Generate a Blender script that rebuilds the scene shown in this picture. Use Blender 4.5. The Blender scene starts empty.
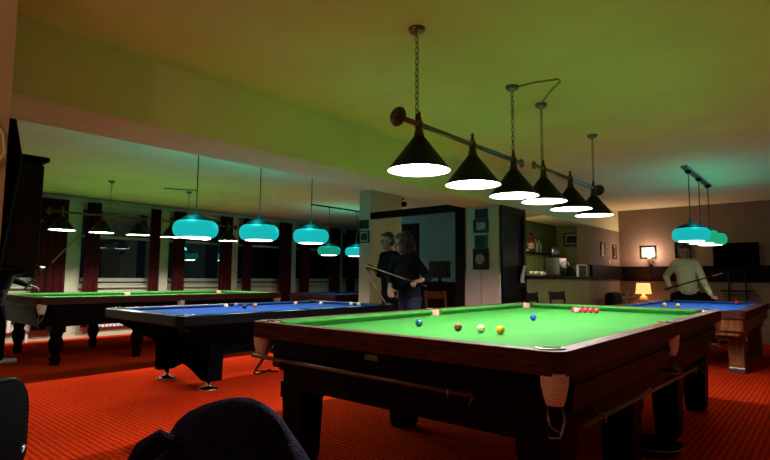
import bpy, bmesh, math, random
from mathutils import Vector, Matrix
random.seed(7)
PI = math.pi
sc = bpy.context.scene
COL = sc.collection

# ------------------------------------------------------------------ camera
YAW, PIT, ROLL, FPX = -0.71107, 0.09163, 0.00706, 516.6
fw = Vector((math.sin(YAW)*math.cos(PIT), math.cos(YAW)*math.cos(PIT), math.sin(PIT)))
rt = Vector((math.cos(YAW), -math.sin(YAW), 0)); up = rt.cross(fw)
r2 = rt*math.cos(ROLL) + up*math.sin(ROLL); u2 = -rt*math.sin(ROLL) + up*math.cos(ROLL)
cd = bpy.data.cameras.new('camera'); cam = bpy.data.objects.new('camera', cd); COL.objects.link(cam)
m3 = Matrix((r2, u2, -fw)).transposed()
cam.matrix_world = Matrix.Translation((1.808, -3.869, 1.168)) @ m3.to_4x4()
cd.sensor_width = 36; cd.lens = 36*FPX/770; cd.clip_start = .05
sc.camera = cam

# ------------------------------------------------------------------ world, exposure, lamp strengths
w = bpy.data.worlds.new('night'); sc.world = w; w.use_nodes = True
bg = w.node_tree.nodes['Background']; bg.inputs[0].default_value = (.02, .03, .04, 1); bg.inputs[1].default_value = .15
vs = sc.view_settings
vs.view_transform = 'Standard'; vs.look = 'None'; vs.gamma = 1; vs.use_curve_mapping = False
vs.exposure = 0.0
CONE_W = 76          # each bulb of the lamps over the front green table
CONE_L = 92          # each bulb of the lamps over the rear green table
GLOBE_W = 9          # light out of the opening of each teal globe
GLASS_W = 10         # teal light through the glass of each globe
GLOBE_E = 6          # opening of each teal globe
GLASS_E = .55

# ------------------------------------------------------------------ materials
def newmat(name):
    m = bpy.data.materials.new(name); m.use_nodes = True
    nt = m.node_tree; b = nt.nodes['Principled BSDF']
    return m, nt, b
def mat(name, col, rough=.6, metal=0, emit=0, ecol=None, var=.12, vscale=8, bump=0, bscale=60, coat=0, spec=None):
    m, nt, b = newmat(name)
    N = nt.nodes; L = nt.links
    b.inputs['Roughness'].default_value = rough; b.inputs['Metallic'].default_value = metal
    if coat: b.inputs['Coat Weight'].default_value = coat; b.inputs['Coat Roughness'].default_value = .12
    if spec is None and rough >= .75: spec = .1
    if spec is not None: b.inputs['Specular IOR Level'].default_value = spec
    tc = N.new('ShaderNodeTexCoord')
    if var:
        n = N.new('ShaderNodeTexNoise'); n.inputs['Scale'].default_value = vscale; n.inputs['Detail'].default_value = 4
        L.new(tc.outputs['Object'], n.inputs['Vector'])
        r = N.new('ShaderNodeValToRGB')
        r.color_ramp.elements[0].position = .3; r.color_ramp.elements[1].position = .7
        r.color_ramp.elements[0].color = tuple(c*(1-var) for c in col) + (1,)
        r.color_ramp.elements[1].color = tuple(min(1, c*(1+var)) for c in col) + (1,)
        L.new(n.outputs['Fac'], r.inputs[0]); L.new(r.outputs[0], b.inputs['Base Color'])
    else: b.inputs['Base Color'].default_value = tuple(col) + (1,)
    if bump:
        n2 = N.new('ShaderNodeTexNoise'); n2.inputs['Scale'].default_value = bscale
        L.new(tc.outputs['Object'], n2.inputs['Vector'])
        bp = N.new('ShaderNodeBump'); bp.inputs['Strength'].default_value = bump; bp.inputs['Distance'].default_value = .01
        L.new(n2.outputs['Fac'], bp.inputs['Height']); L.new(bp.outputs[0], b.inputs['Normal'])
    if emit:
        b.inputs['Emission Color'].default_value = tuple(ecol or col) + (1,); b.inputs['Emission Strength'].default_value = emit
    return m
def woodmat(name, c1, c2, rough=.35, scale=3, stretch=(1, 12, 12), coat=.3, spec=.5):
    m, nt, b = newmat(name); N = nt.nodes; L = nt.links
    tc = N.new('ShaderNodeTexCoord'); mp = N.new('ShaderNodeMapping'); mp.inputs['Scale'].default_value = stretch
    n = N.new('ShaderNodeTexNoise'); n.inputs['Scale'].default_value = scale; n.inputs['Detail'].default_value = 6; n.inputs['Distortion'].default_value = .8
    r = N.new('ShaderNodeValToRGB'); r.color_ramp.elements[0].position = .35; r.color_ramp.elements[1].position = .68
    r.color_ramp.elements[0].color = c1 + (1,); r.color_ramp.elements[1].color = c2 + (1,)
    L.new(tc.outputs['Object'], mp.inputs[0]); L.new(mp.outputs[0], n.inputs['Vector']); L.new(n.outputs['Fac'], r.inputs[0]); L.new(r.outputs[0], b.inputs['Base Color'])
    b.inputs['Roughness'].default_value = rough; b.inputs['Coat Weight'].default_value = coat; b.inputs['Coat Roughness'].default_value = .15; b.inputs['Specular IOR Level'].default_value = spec
    return m
def carpetmat():
    m, nt, b = newmat('red_carpet'); N = nt.nodes; L = nt.links
    tc = N.new('ShaderNodeTexCoord')
    mp = N.new('ShaderNodeMapping'); mp.inputs['Rotation'].default_value = (0, 0, .0)
    L.new(tc.outputs['Object'], mp.inputs[0])
    vo = N.new('ShaderNodeTexVoronoi'); vo.inputs['Scale'].default_value = 24; vo.inputs['Randomness'].default_value = .12
    L.new(mp.outputs[0], vo.inputs['Vector'])
    r = N.new('ShaderNodeValToRGB'); r.color_ramp.elements[0].position = .22; r.color_ramp.elements[1].position = .5
    r.color_ramp.elements[0].color = (.30, .016, .004, 1); r.color_ramp.elements[1].color = (.76, .046, .009, 1)
    L.new(vo.outputs['Distance'], r.inputs[0])
    n = N.new('ShaderNodeTexNoise'); n.inputs['Scale'].default_value = 1.3; n.inputs['Detail'].default_value = 5
    L.new(tc.outputs['Object'], n.inputs['Vector'])
    mx = N.new('ShaderNodeMix'); mx.data_type = 'RGBA'; mx.blend_type = 'MULTIPLY'; mx.inputs[0].default_value = .5
    r3 = N.new('ShaderNodeValToRGB'); r3.color_ramp.elements[0].position = .3; r3.color_ramp.elements[0].color = (.75, .7, .7, 1); r3.color_ramp.elements[1].position = .7
    L.new(n.outputs['Fac'], r3.inputs[0]); L.new(r.outputs[0], mx.inputs[6]); L.new(r3.outputs[0], mx.inputs[7])
    L.new(mx.outputs[2], b.inputs['Base Color'])
    bp = N.new('ShaderNodeBump'); bp.inputs['Strength'].default_value = .5; bp.inputs['Distance'].default_value = .006
    L.new(vo.outputs['Distance'], bp.inputs['Height']); L.new(bp.outputs[0], b.inputs['Normal'])
    b.inputs['Roughness'].default_value = 1; b.inputs['Specular IOR Level'].default_value = 0
    return m
def netmat():
    m, nt, b = newmat('white_net'); N = nt.nodes; L = nt.links
    tc = N.new('ShaderNodeTexCoord'); br = N.new('ShaderNodeTexBrick'); br.inputs['Scale'].default_value = 32
    br.inputs['Color1'].default_value = (.95, .82, .74, 1); br.inputs['Color2'].default_value = (.9, .76, .68, 1); br.inputs['Mortar'].default_value = (.26, .15, .12, 1)
    br.inputs['Mortar Size'].default_value = .03
    dt = N.new('ShaderNodeVectorMath'); dt.operation = 'DOT_PRODUCT'; dt.inputs[1].default_value = (.85, .5, 0)
    sp = N.new('ShaderNodeSeparateXYZ'); cx = N.new('ShaderNodeCombineXYZ')
    L.new(tc.outputs['Object'], dt.inputs[0]); L.new(tc.outputs['Object'], sp.inputs[0]); L.new(dt.outputs['Value'], cx.inputs[0]); L.new(sp.outputs[2], cx.inputs[1]); L.new(cx.outputs[0], br.inputs['Vector'])
    L.new(br.outputs['Color'], b.inputs['Base Color'])
    b.inputs['Roughness'].default_value = .8
    return m
def glassmat():
    m = bpy.data.materials.new('window_glass'); m.use_nodes = True; nt = m.node_tree; N = nt.nodes; L = nt.links; N.clear()
    o = N.new('ShaderNodeOutputMaterial'); t = N.new('ShaderNodeBsdfTransparent'); t.inputs[0].default_value = (.8, .85, .85, 1)
    g = N.new('ShaderNodeBsdfGlossy'); g.inputs['Roughness'].default_value = .02; f = N.new('ShaderNodeFresnel'); f.inputs[0].default_value = 1.9
    x = N.new('ShaderNodeMixShader'); L.new(f.outputs[0], x.inputs[0]); L.new(t.outputs[0], x.inputs[1]); L.new(g.outputs[0], x.inputs[2]); L.new(x.outputs[0], o.inputs[0])
    return m
M = dict(
    paint=mat('cream_paint', (.78, .72, .40), .85, var=.05, vscale=2, bump=.12, bscale=40),
    wallpaint=mat('pale_wall_paint', (.38, .37, .26), .8, var=.07, vscale=2, bump=.1),
    tanpaint=mat('tan_wall_paint', (.24, .155, .10), .8, var=.08, vscale=2, bump=.1),
    postpaint=mat('cream_post_paint', (.52, .38, .26), .8, var=.08, vscale=3),
    pinktile=mat('pale_pink_panel', (.37, .255, .22), .7, var=.05),
    ochre=mat('ochre_paint', (.22, .20, .05), .7, var=.1, vscale=4),
    bluewall=mat('dull_blue_paint', (.10, .18, .22), .8, var=.08),
    carpet=carpetmat(),
    green=mat('green_baize', (.020, .135, .020), .95, var=.05, vscale=3, bump=.05, bscale=400, spec=.1),
    blue=mat('blue_baize', (.008, .065, .30), .95, var=.05, vscale=3, spec=.1),
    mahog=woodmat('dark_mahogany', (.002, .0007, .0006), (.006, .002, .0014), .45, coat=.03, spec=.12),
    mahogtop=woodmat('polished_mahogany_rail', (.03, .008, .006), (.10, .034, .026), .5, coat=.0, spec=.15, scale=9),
    black=mat('black_lacquer', (.0022, .0022, .0026), .3, var=0, coat=.03, spec=.15),
    blackmatt=mat('matt_black', (.003, .003, .0035), .7, spec=.15, var=.2),
    darkwood=woodmat('dark_stained_wood', (.004, .0022, .0015), (.012, .006, .004), .6, coat=.0, spec=.04),
    redwood=woodmat('dark_red_wood', (.008, .002, .0015), (.022, .006, .005), .6, coat=.0, spec=.15, scale=3, stretch=(8, 8, 1)),
    oak=woodmat('brown_oak', (.10, .032, .008), (.22, .08, .022), .5, coat=.0, spec=.1, scale=3.01, stretch=(10, 10, 1)),
    stick=woodmat('pale_ash_wood', (.16, .09, .04), (.26, .16, .08), .3, stretch=(1, 30, 30)),
    darkstick=woodmat('stained_rod_wood', (.05, .018, .008), (.1, .04, .018), .35, stretch=(1, 30, 30)),
    brass=mat('old_brass', (.10, .075, .035), .3, 1, var=.1),
    chrome=mat('chrome', (.75, .74, .72), .15, 1, var=0),
    steel=mat('dull_steel', (.22, .21, .20), .3, 1, var=.1),
    leather=mat('tan_leather', (.42, .25, .17), .55, var=.1, bump=.2),
    net=netmat(),
    shadeout=mat('black_enamel', (.004, .004, .004), .45, var=0, spec=.12),
    shadein=mat('white_enamel_inside', (.9, .88, .86), .5, var=0),
    bulb=mat('lamp_bulb', (1, .95, .9), .4, emit=14, ecol=(1, .93, .88), var=0),
    blackbody=mat('black_table_body', (.0018, .0018, .002), .6, var=0, spec=.03),
    loungeblack=mat('black_upholstery', (.0012, .0012, .0014), .8, var=0, spec=.03),
    tealglass=mat('lit_teal_glass', (.0, .06, .06), .5, emit=1, ecol=(.008, .46, .46), var=0, spec=.1),
    greenglass=mat('lit_green_glass', (.0, .06, .03), .5, emit=1, ecol=(.012, .36, .17), var=0, spec=.1),
    palegglass=mat('dim_teal_glass', (.0, .05, .04), .5, emit=1, ecol=(.01, .26, .19), var=0, spec=.1),
    tealcap=mat('dark_teal_cap', (.001, .010, .011), .6, var=0, spec=.05),
    opening=mat('lamp_opening', (1, 1, 1), .5, emit=GLOBE_E, ecol=(.86, .95, 1), var=0),
    curtain=mat('dark_red_curtain', (.034, .003, .003), .9, var=.3, vscale=3),
    glass=glassmat(),
    frame=mat('pale_window_frame', (.28, .27, .2), .5, var=.05),
    radiator=mat('white_radiator', (.55, .5, .44), .5, var=.04),
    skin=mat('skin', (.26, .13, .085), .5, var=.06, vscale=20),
    skindim=mat('darkened_skin', (.09, .045, .03), .6, var=.06),  # skin colour lowered so the strong lamp nearby does not wash it out
    hairbrown=mat('curly_brown_hair', (.026, .012, .008), .7, var=.4, vscale=60, bump=.8, bscale=90),
    hairdark=mat('dark_hair', (.02, .014, .011), .7, var=.3, vscale=60, bump=.6, bscale=90),
    blackcloth=mat('black_cloth', (.003, .003, .0035), .95, var=.25, spec=.1, vscale=12, bump=.4, bscale=25),
    jeans=mat('dark_jeans', (.010, .015, .03), .9, var=.3, vscale=14, bump=.4, bscale=30),
    sweater=mat('pale_knit', (.36, .36, .20), .9, var=.1, vscale=14, bump=.5, bscale=60),
    navy=mat('navy_wool', (.010, .010, .045), .95, var=.35, spec=.1, vscale=30, bump=.7, bscale=160),
    white=mat('white_plain', (.75, .73, .68), .6, var=.04),
    shoe=mat('pale_shoe_leather', (.55, .5, .45), .5, var=.1),
    eye=mat('eye_dark', (.02, .015, .012), .2, var=0),
    picture=mat('dark_picture', (.03, .028, .026), .6, spec=.1, var=.7, vscale=16),
    picturepale=mat('faded_print', (.30, .27, .21), .6, spec=.1, var=.5, vscale=22),
    lampshade=mat('glowing_lampshade', (.45, .24, .10), .8, emit=1.6, ecol=(1, .46, .15), var=0),
    ceramic=mat('lamp_base_ceramic', (.6, .42, .22), .4, var=.1),
    sconce=mat('lit_sconce_bulb', (1, 1, 1), .4, emit=30, ecol=(1, .86, .78), var=0),
    redglass=mat('dark_red_bottle', (.10, .008, .01), .12, var=0, coat=.5),
    paleglass=mat('pale_bottle', (.25, .25, .12), .15, var=.1, coat=.5),
    plant=mat('dark_leaves', (.02, .05, .02), .6, var=.4),
    chalk=mat('blue_chalk', (.05, .2, .5), .9, var=.1),
    teal=mat('teal_cloth', (.03, .16, .13), .9, var=.2),
)
M['blackbody'].node_tree.nodes['Principled BSDF'].inputs['IOR'].default_value = 1.04
M['mahogtop'].node_tree.nodes['Principled BSDF'].inputs['IOR'].default_value = 1.2
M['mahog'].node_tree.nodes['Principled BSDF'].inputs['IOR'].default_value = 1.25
def ballmat(name, c): return mat(name, c, .12, var=0, coat=.6)

# ------------------------------------------------------------------ mesh builder
class MB:
    def __init__(s): s.v = []; s.f = []; s.mi = []; s.sm = []
    def add(s, vs, fs, mi=0, smooth=False):
        o = len(s.v); s.v += [tuple(v) for v in vs]
        for f in fs: s.f.append(tuple(i+o for i in f)); s.mi.append(mi); s.sm.append(smooth)
        return s
    def box(s, x0, x1, y0, y1, z0, z1, mi=0):
        v = [(x0,y0,z0),(x1,y0,z0),(x1,y1,z0),(x0,y1,z0),(x0,y0,z1),(x1,y0,z1),(x1,y1,z1),(x0,y1,z1)]
        return s.add(v, [(0,3,2,1),(4,5,6,7),(0,1,5,4),(1,2,6,5),(2,3,7,6),(3,0,4,7)], mi)
    def bbox(s, x0, x1, y0, y1, z0, z1, b=.01, mi=0):
        """box with chamfered edges"""
        bm = bmesh.new(); bmesh.ops.create_cube(bm, size=1)
        for v in bm.verts: v.co = Vector(((x0+x1)/2+v.co.x*(x1-x0), (y0+y1)/2+v.co.y*(y1-y0), (z0+z1)/2+v.co.z*(z1-z0)))
        bmesh.ops.bevel(bm, geom=list(bm.edges), offset=b, segments=2, affect='EDGES', profile=.5)
        bm.verts.index_update()
        s.add([v.co[:] for v in bm.verts], [[v.index for v in f.verts] for f in bm.faces], mi); bm.free()
        return s
    def prism(s, pts, z0, z1, mi=0, top=None):
        """polygon pts in XY extruded; top = scaled polygon"""
        n = len(pts); t = top or pts
        v = [(p[0],p[1],z0) for p in pts] + [(p[0],p[1],z1) for p in t]
        f = [tuple(range(n))[::-1], tuple(range(n, 2*n))] + [(i, (i+1)%n, n+(i+1)%n, n+i) for i in range(n)]
        return s.add(v, f, mi)
    def lathe(s, prof, n=20, c=(0,0,0), mi=0, smooth=True, axis='z', capb=True, capt=True):
        v = []; f = []
        for r, z in prof:
            for k in range(n):
                a = 2*PI*k/n; p = (r*math.cos(a), r*math.sin(a), z)
                if axis == 'x': p = (p[2], p[0], p[1])
                if axis == 'y': p = (p[1], p[2], p[0])
                v.append((c[0]+p[0], c[1]+p[1], c[2]+p[2]))
        m = len(prof)
        for i in range(m-1):
            for k in range(n): f.append((i*n+k, i*n+(k+1)%n, (i+1)*n+(k+1)%n, (i+1)*n+k))
        s.add(v, f, mi, smooth)
        o = len(s.v)-len(v)
        for e, on in ((0, capb), (m-1, capt)):
            if on and prof[e][0] > 1e-5:
                q = tuple(o+e*n+k for k in range(n)); s.f.append(q if e else q[::-1]); s.mi.append(mi); s.sm.append(False)
        return s
    def tube(s, pts, r, n=8, mi=0, closed=False):
        P = [Vector(p) for p in pts]; m = len(P); R = r if isinstance(r, (list, tuple)) else [r]*m
        v = []; f = []; prev = None
        for i in range(m):
            if closed: t = P[(i+1)%m]-P[i-1]
            else: t = (P[min(i+1,m-1)]-P[max(i-1,0)])
            t = t.normalized() if t.length > 1e-9 else Vector((0,0,1))
            if prev is None:
                a = Vector((0,0,1)) if abs(t.z) < .9 else Vector((1,0,0)); u = t.cross(a).normalized()
            else: u = (prev - t*prev.dot(t)).normalized()
            prev = u; w_ = t.cross(u)
            for k in range(n):
                an = 2*PI*k/n; v.append(P[i]+(u*math.cos(an)+w_*math.sin(an))*R[i])
        for i in range(m if closed else m-1):
            for k in range(n): j=(i+1)%m; f.append((i*n+k, j*n+k, j*n+(k+1)%n, i*n+(k+1)%n))
        if not closed: f += [tuple(range(n)), tuple(range((m-1)*n, m*n))[::-1]]
        return s.add(v, f, mi, True)
    def ball(s, c, r, n=16, mi=0, sc_=(1,1,1)):
        h = n//2; prof = [(r*math.sin(PI*i/h), -r*math.cos(PI*i/h)) for i in range(h+1)]
        v = []; f = []
        for i, (rr, z) in enumerate(prof):
            for k in range(n):
                a = 2*PI*k/n; v.append((c[0]+rr*math.cos(a)*sc_[0], c[1]+rr*math.sin(a)*sc_[1], c[2]+z*sc_[2]))
        for i in range(h):
            for k in range(n): f.append((i*n+k, i*n+(k+1)%n, (i+1)*n+(k+1)%n, (i+1)*n+k))
        return s.add(v, f, mi, True)
    def capsule(s, a, b, ra, rb, n=14):
        a = Vector(a); b = Vector(b); s.ball(a, ra, n); s.ball(b, rb, n)
        if (b-a).length > 1e-4: s.tube([a, b], [ra, rb], n)
        return s
    def build(s, name, m, parent=None, loc=None):
        me = bpy.data.meshes.new(name); me.from_pydata(s.v, [], s.f)
        ms = m if isinstance(m, (list, tuple)) else [m]
        for x in ms: me.materials.append(M[x] if isinstance(x, str) else x)
        for i, p in enumerate(me.polygons): p.material_index = s.mi[i]; p.use_smooth = s.sm[i]
        bm = bmesh.new(); bm.from_mesh(me)
        bmesh.ops.remove_doubles(bm, verts=bm.verts, dist=1e-5)
        bmesh.ops.recalc_face_normals(bm, faces=bm.faces); bm.to_mesh(me); bm.free()
        o = bpy.data.objects.new(name, me); COL.objects.link(o)
        if parent is not None: o.parent = parent
        if loc: o.location = loc
        return o
def props(o, label=None, cat=None, group=None, kind=None):
    if label: o['label'] = label
    if cat: o['category'] = cat
    if group: o['group'] = group
    if kind: o['kind'] = kind
    return o
def thing(name, label, cat, loc=(0,0,0), rz=0, group=None):
    o = bpy.data.objects.new(name, None); COL.objects.link(o); o.empty_display_size = .1
    o.location = loc; o.rotation_euler = (0,0,rz)
    return props(o, label, cat, group)
def struct(name, mb, m):
    o = mb.build(name, m); o['kind'] = 'structure'; return o
def copy_tree(o, parent=None):
    c = o.copy(); COL.objects.link(c)
    if parent is not None: c.parent = parent
    for ch in list(o.children): copy_tree(ch, c)
    return c
def dup(o, loc, rz=None, label=None):
    c = copy_tree(o); c.location = loc
    if rz is not None: c.rotation_euler = (0,0,rz)
    if label: c['label'] = label
    return c
def applymods(o):
    dg = bpy.context.evaluated_depsgraph_get(); ev = o.evaluated_get(dg)
    me = bpy.data.meshes.new_from_object(ev); o.modifiers.clear(); o.data = me
    return o
def cutby(o, cutter):
    md = o.modifiers.new('cut', 'BOOLEAN'); md.operation = 'DIFFERENCE'; md.object = cutter; md.solver = 'EXACT'
    return applymods(o)
def rrect(x0, x1, y0, y1, r, n=5):
    p = []
    for cx, cy, a0 in ((x1-r,y1-r,0),(x0+r,y1-r,PI/2),(x0+r,y0+r,PI),(x1-r,y0+r,1.5*PI)):
        for k in range(n+1):
            a = a0+PI/2*k/n; p.append((cx+r*math.cos(a), cy+r*math.sin(a)))
    return p
def ring(mb, outer, inner, z0, z1, mi=0):
    n = len(outer)
    v = [(p[0],p[1],z0) for p in outer]+[(p[0],p[1],z1) for p in outer]+[(p[0],p[1],z0) for p in inner]+[(p[0],p[1],z1) for p in inner]
    f = []
    for i in range(n):
        j = (i+1)%n
        f += [(i,j,n+j,n+i),(2*n+j,2*n+i,3*n+i,3*n+j),(n+i,n+j,3*n+j,3*n+i),(j,i,2*n+i,2*n+j)]
    return mb.add(v, f, mi)
HX, HY = 1.015, 1.905

# ------------------------------------------------------------------ the room
CE = 2.66
struct('floor', MB().box(-9.2, 3.2, -5.7, 8.3, -.1, 0), 'carpet')
struct('ceiling', MB().box(-9.2, 3.2, -5.7, 8.3, CE, CE+.1), 'paint')
struct('trim_1', MB().box(-2.25, -1.68, -3.25, 8.05, 2.2, CE), 'paint')                       # the boxed beam under the ceiling
struct('wall_far', MB().box(-9.2, 3.2, 8.05, 8.25, 0, CE), 'tanpaint')
struct('wall_right', MB().box(3.0, 3.2, -5.5, 8.05, 0, CE), 'tanpaint')
struct('wall_near', MB().box(-9.2, 3.2, -5.7, -5.5, 0, CE), 'wallpaint')
struct('wall_left', MB().box(-9.0, -1.75, -3.25, -3.08, 0, CE), 'wallpaint')
struct('wall_post', MB().box(-1.25, -1.02, -5.5, -3.24, 0, CE), 'postpaint')
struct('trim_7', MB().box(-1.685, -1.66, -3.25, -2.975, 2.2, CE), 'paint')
# the far half of the beam line is a wall
struct('wall_side', MB().box(-1.9, -1.68, 6.15, 8.05, 0, 2.2), 'tanpaint')
struct('wall_niche_back', MB().box(-2.8, -2.65, 5.2, 7.0, 0, CE).box(-2.8, -1.9, 7.0, 7.15, 0, CE), 'ochre')
struct('wall_partition', MB().box(-5.0, -2.8, 5.2, 5.35, 0, CE).box(-5.9, -5.75, 5.2, 8.05, 0, CE).box(-5.75, -5.0, 5.2, 5.35, 2.38, CE), 'bluewall')
# window wall x = -9
piers = [(-3.0,-2.9),(-.47,-.23),(1.25,1.49),(2.97,3.2),(4.74,4.97),(6.46,6.7),(7.95,8.05)]
pier_mb = MB()
for a, b in piers: pier_mb.box(-9.2, -8.92, a, b, 0, CE)
pier_mb.box(-9.2, -8.96, -3.0, 8.05, 0, .95).box(-9.2, -8.96, -3.0, 8.05, 2.5, CE)
struct('wall_window', pier_mb, 'wallpaint')
struct('trim_2', MB().box(-9.0, -8.86, -3.0, 8.05, 2.56, 2.63), 'frame')
for i in range(len(piers)-1):
    a = piers[i][1]; b = piers[i+1][0]
    wn = MB().box(-9.12,-9.04,a,b,.95,1.02).box(-9.12,-9.04,a,b,2.44,2.5).box(-9.12,-9.04,a,a+.05,1.02,2.44).box(-9.12,-9.04,b-.05,b,1.02,2.44)
    wn.box(-9.11,-9.05,a+.05,b-.05,1.9,1.95).box(-9.0,-8.87,a,b,.93,.97)
    o = struct('window_%d' % (i+1), wn, 'frame')
    MB().box(-9.085,-9.075,a+.05,b-.05,1.02,2.44).build('pane', 'glass', o)
    MB().box(-9.04,-9.0,a+.06,b-.06,1.05,1.12).build('vent_rail', 'frame', o)
# dado band on the side wall and far wall
struct('trim_3', MB().bbox(-1.68, -1.62, 6.15, 8.05, 1.17, 1.44, .008), 'darkwood')
struct('trim_4', MB().bbox(-1.62, 3.0, 7.99, 8.05, 1.13, 1.44, .008), 'darkwood')

# curtains: wavy cloth hanging either side of each window
def curtain(y0, y1, label):
    n = int((y1-y0)/.025)+2; v = []; f = []
    ph = random.random()*6
    for k in range(n+1):
        y = y0+(y1-y0)*k/n; x = -8.77+.03*math.sin(k*1.25+ph)
        for z in (2.55, 1.4, .2): v.append((x+.008*math.sin(k*.7+z), y, z))
    m0 = len(v); v += [(p[0]-.012, p[1], p[2]) for p in v]
    for k in range(n):
        for j in (0, 1):
            a = k*3+j; q = (a, a+1, a+4, a+3); f.append(q); f.append(tuple(i+m0 for i in q[::-1]))
    for k in range(n): f.append((k*3, k*3+3, m0+k*3+3, m0+k*3)); f.append((k*3+2, m0+k*3+2, m0+k*3+5, k*3+5))
    for k in (0, n):
        for j in (0, 1): f.append((k*3+j, k*3+j+1, m0+k*3+j+1, m0+k*3+j))
    o = MB().add(v, f, 0, True).build('curtain', 'curtain')
    props(o, label, 'curtain', 'dark red curtains along the window wall')
curt = [(-1.0,-.5,'wide dark red curtain left of the first pale pier in view'),
        (-.21,.06,'dark red curtain just right of the first pale pier'),
        (1.02,1.22,'narrow dark red curtain left of the second pier'),
        (1.5,1.80,'dark red curtain right of the second pier, behind the nearest teal lamp'),
        (2.62,2.95,'dark red curtain left of the third pier'),
        (3.22,3.5,'dark red curtain right of the third pier, left of the middle teal lamp'),
        (4.30,4.72,'dark red curtain left of the fourth pier'),
        (4.99,5.3,'dark red curtain right of the fourth pier, behind the last teal lamp'),
        (6.05,6.44,'dark red curtain left of the fifth pier'),
        (6.72,7.05,'dark red curtain beside the light pillar with two small pictures')]
for c in curt: curtain(*c)
for i, (a, b) in enumerate([(-2.4,-.9),(-.1,1.1),(1.65,2.8),(3.3,4.6),(5.1,6.3)]):
    r = MB()
    n = int((b-a)/.07)
    for k in range(n): r.bbox(-8.90,-8.83, a+k*(b-a)/n, a+(k+.82)*(b-a)/n, .18, .72, .012)
    r.box(-8.89,-8.84,a,b,.22,.27).box(-8.89,-8.84,a,b,.62,.67).box(-8.90,-8.86,a+.1,a+.14,0,.2).box(-8.90,-8.86,b-.14,b-.1,0,.2)
    props(r.build('radiator', 'radiator'), ['pale radiator at the far left, low behind the standing player','pale radiator under the window by the leftmost cone lamps','pale radiator low under the window between second and third piers','pale radiator under the window behind the middle teal lamp','pale radiator under the window behind the second blue table'][i], 'radiator', 'pale radiators under the windows')

# pillars
struct('wall_pillar', MB().box(-4.35, -4.1, 2.6, 3.45, 0, CE), 'wallpaint')
struct('wall_column', MB().box(-2.25, -1.70, 2.65, 3.38, 0, 2.2), 'wallpaint')
struct('trim_5', MB().box(-2.255,-1.985,2.635,2.65,0,1.27).box(-1.975,-1.695,2.635,2.65,0,1.27), 'pinktile')
struct('trim_6', MB().box(-4.1, -2.25, 2.6, 2.68, 2.16, 2.27).box(-2.39,-2.25,2.6,2.72,0,2.16), 'darkwood')
# dark panelled side of the column
struct('door_1', MB().box(-1.70,-1.675,2.7,3.40,.0,2.2).box(-1.675,-1.655,2.68,2.74,0,2.2).box(-1.675,-1.655,3.34,3.42,0,2.2).box(-1.675,-1.66,2.74,3.34,1.02,1.08).box(-1.675,-1.66,2.74,3.34,2.1,2.2), 'black')

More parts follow.
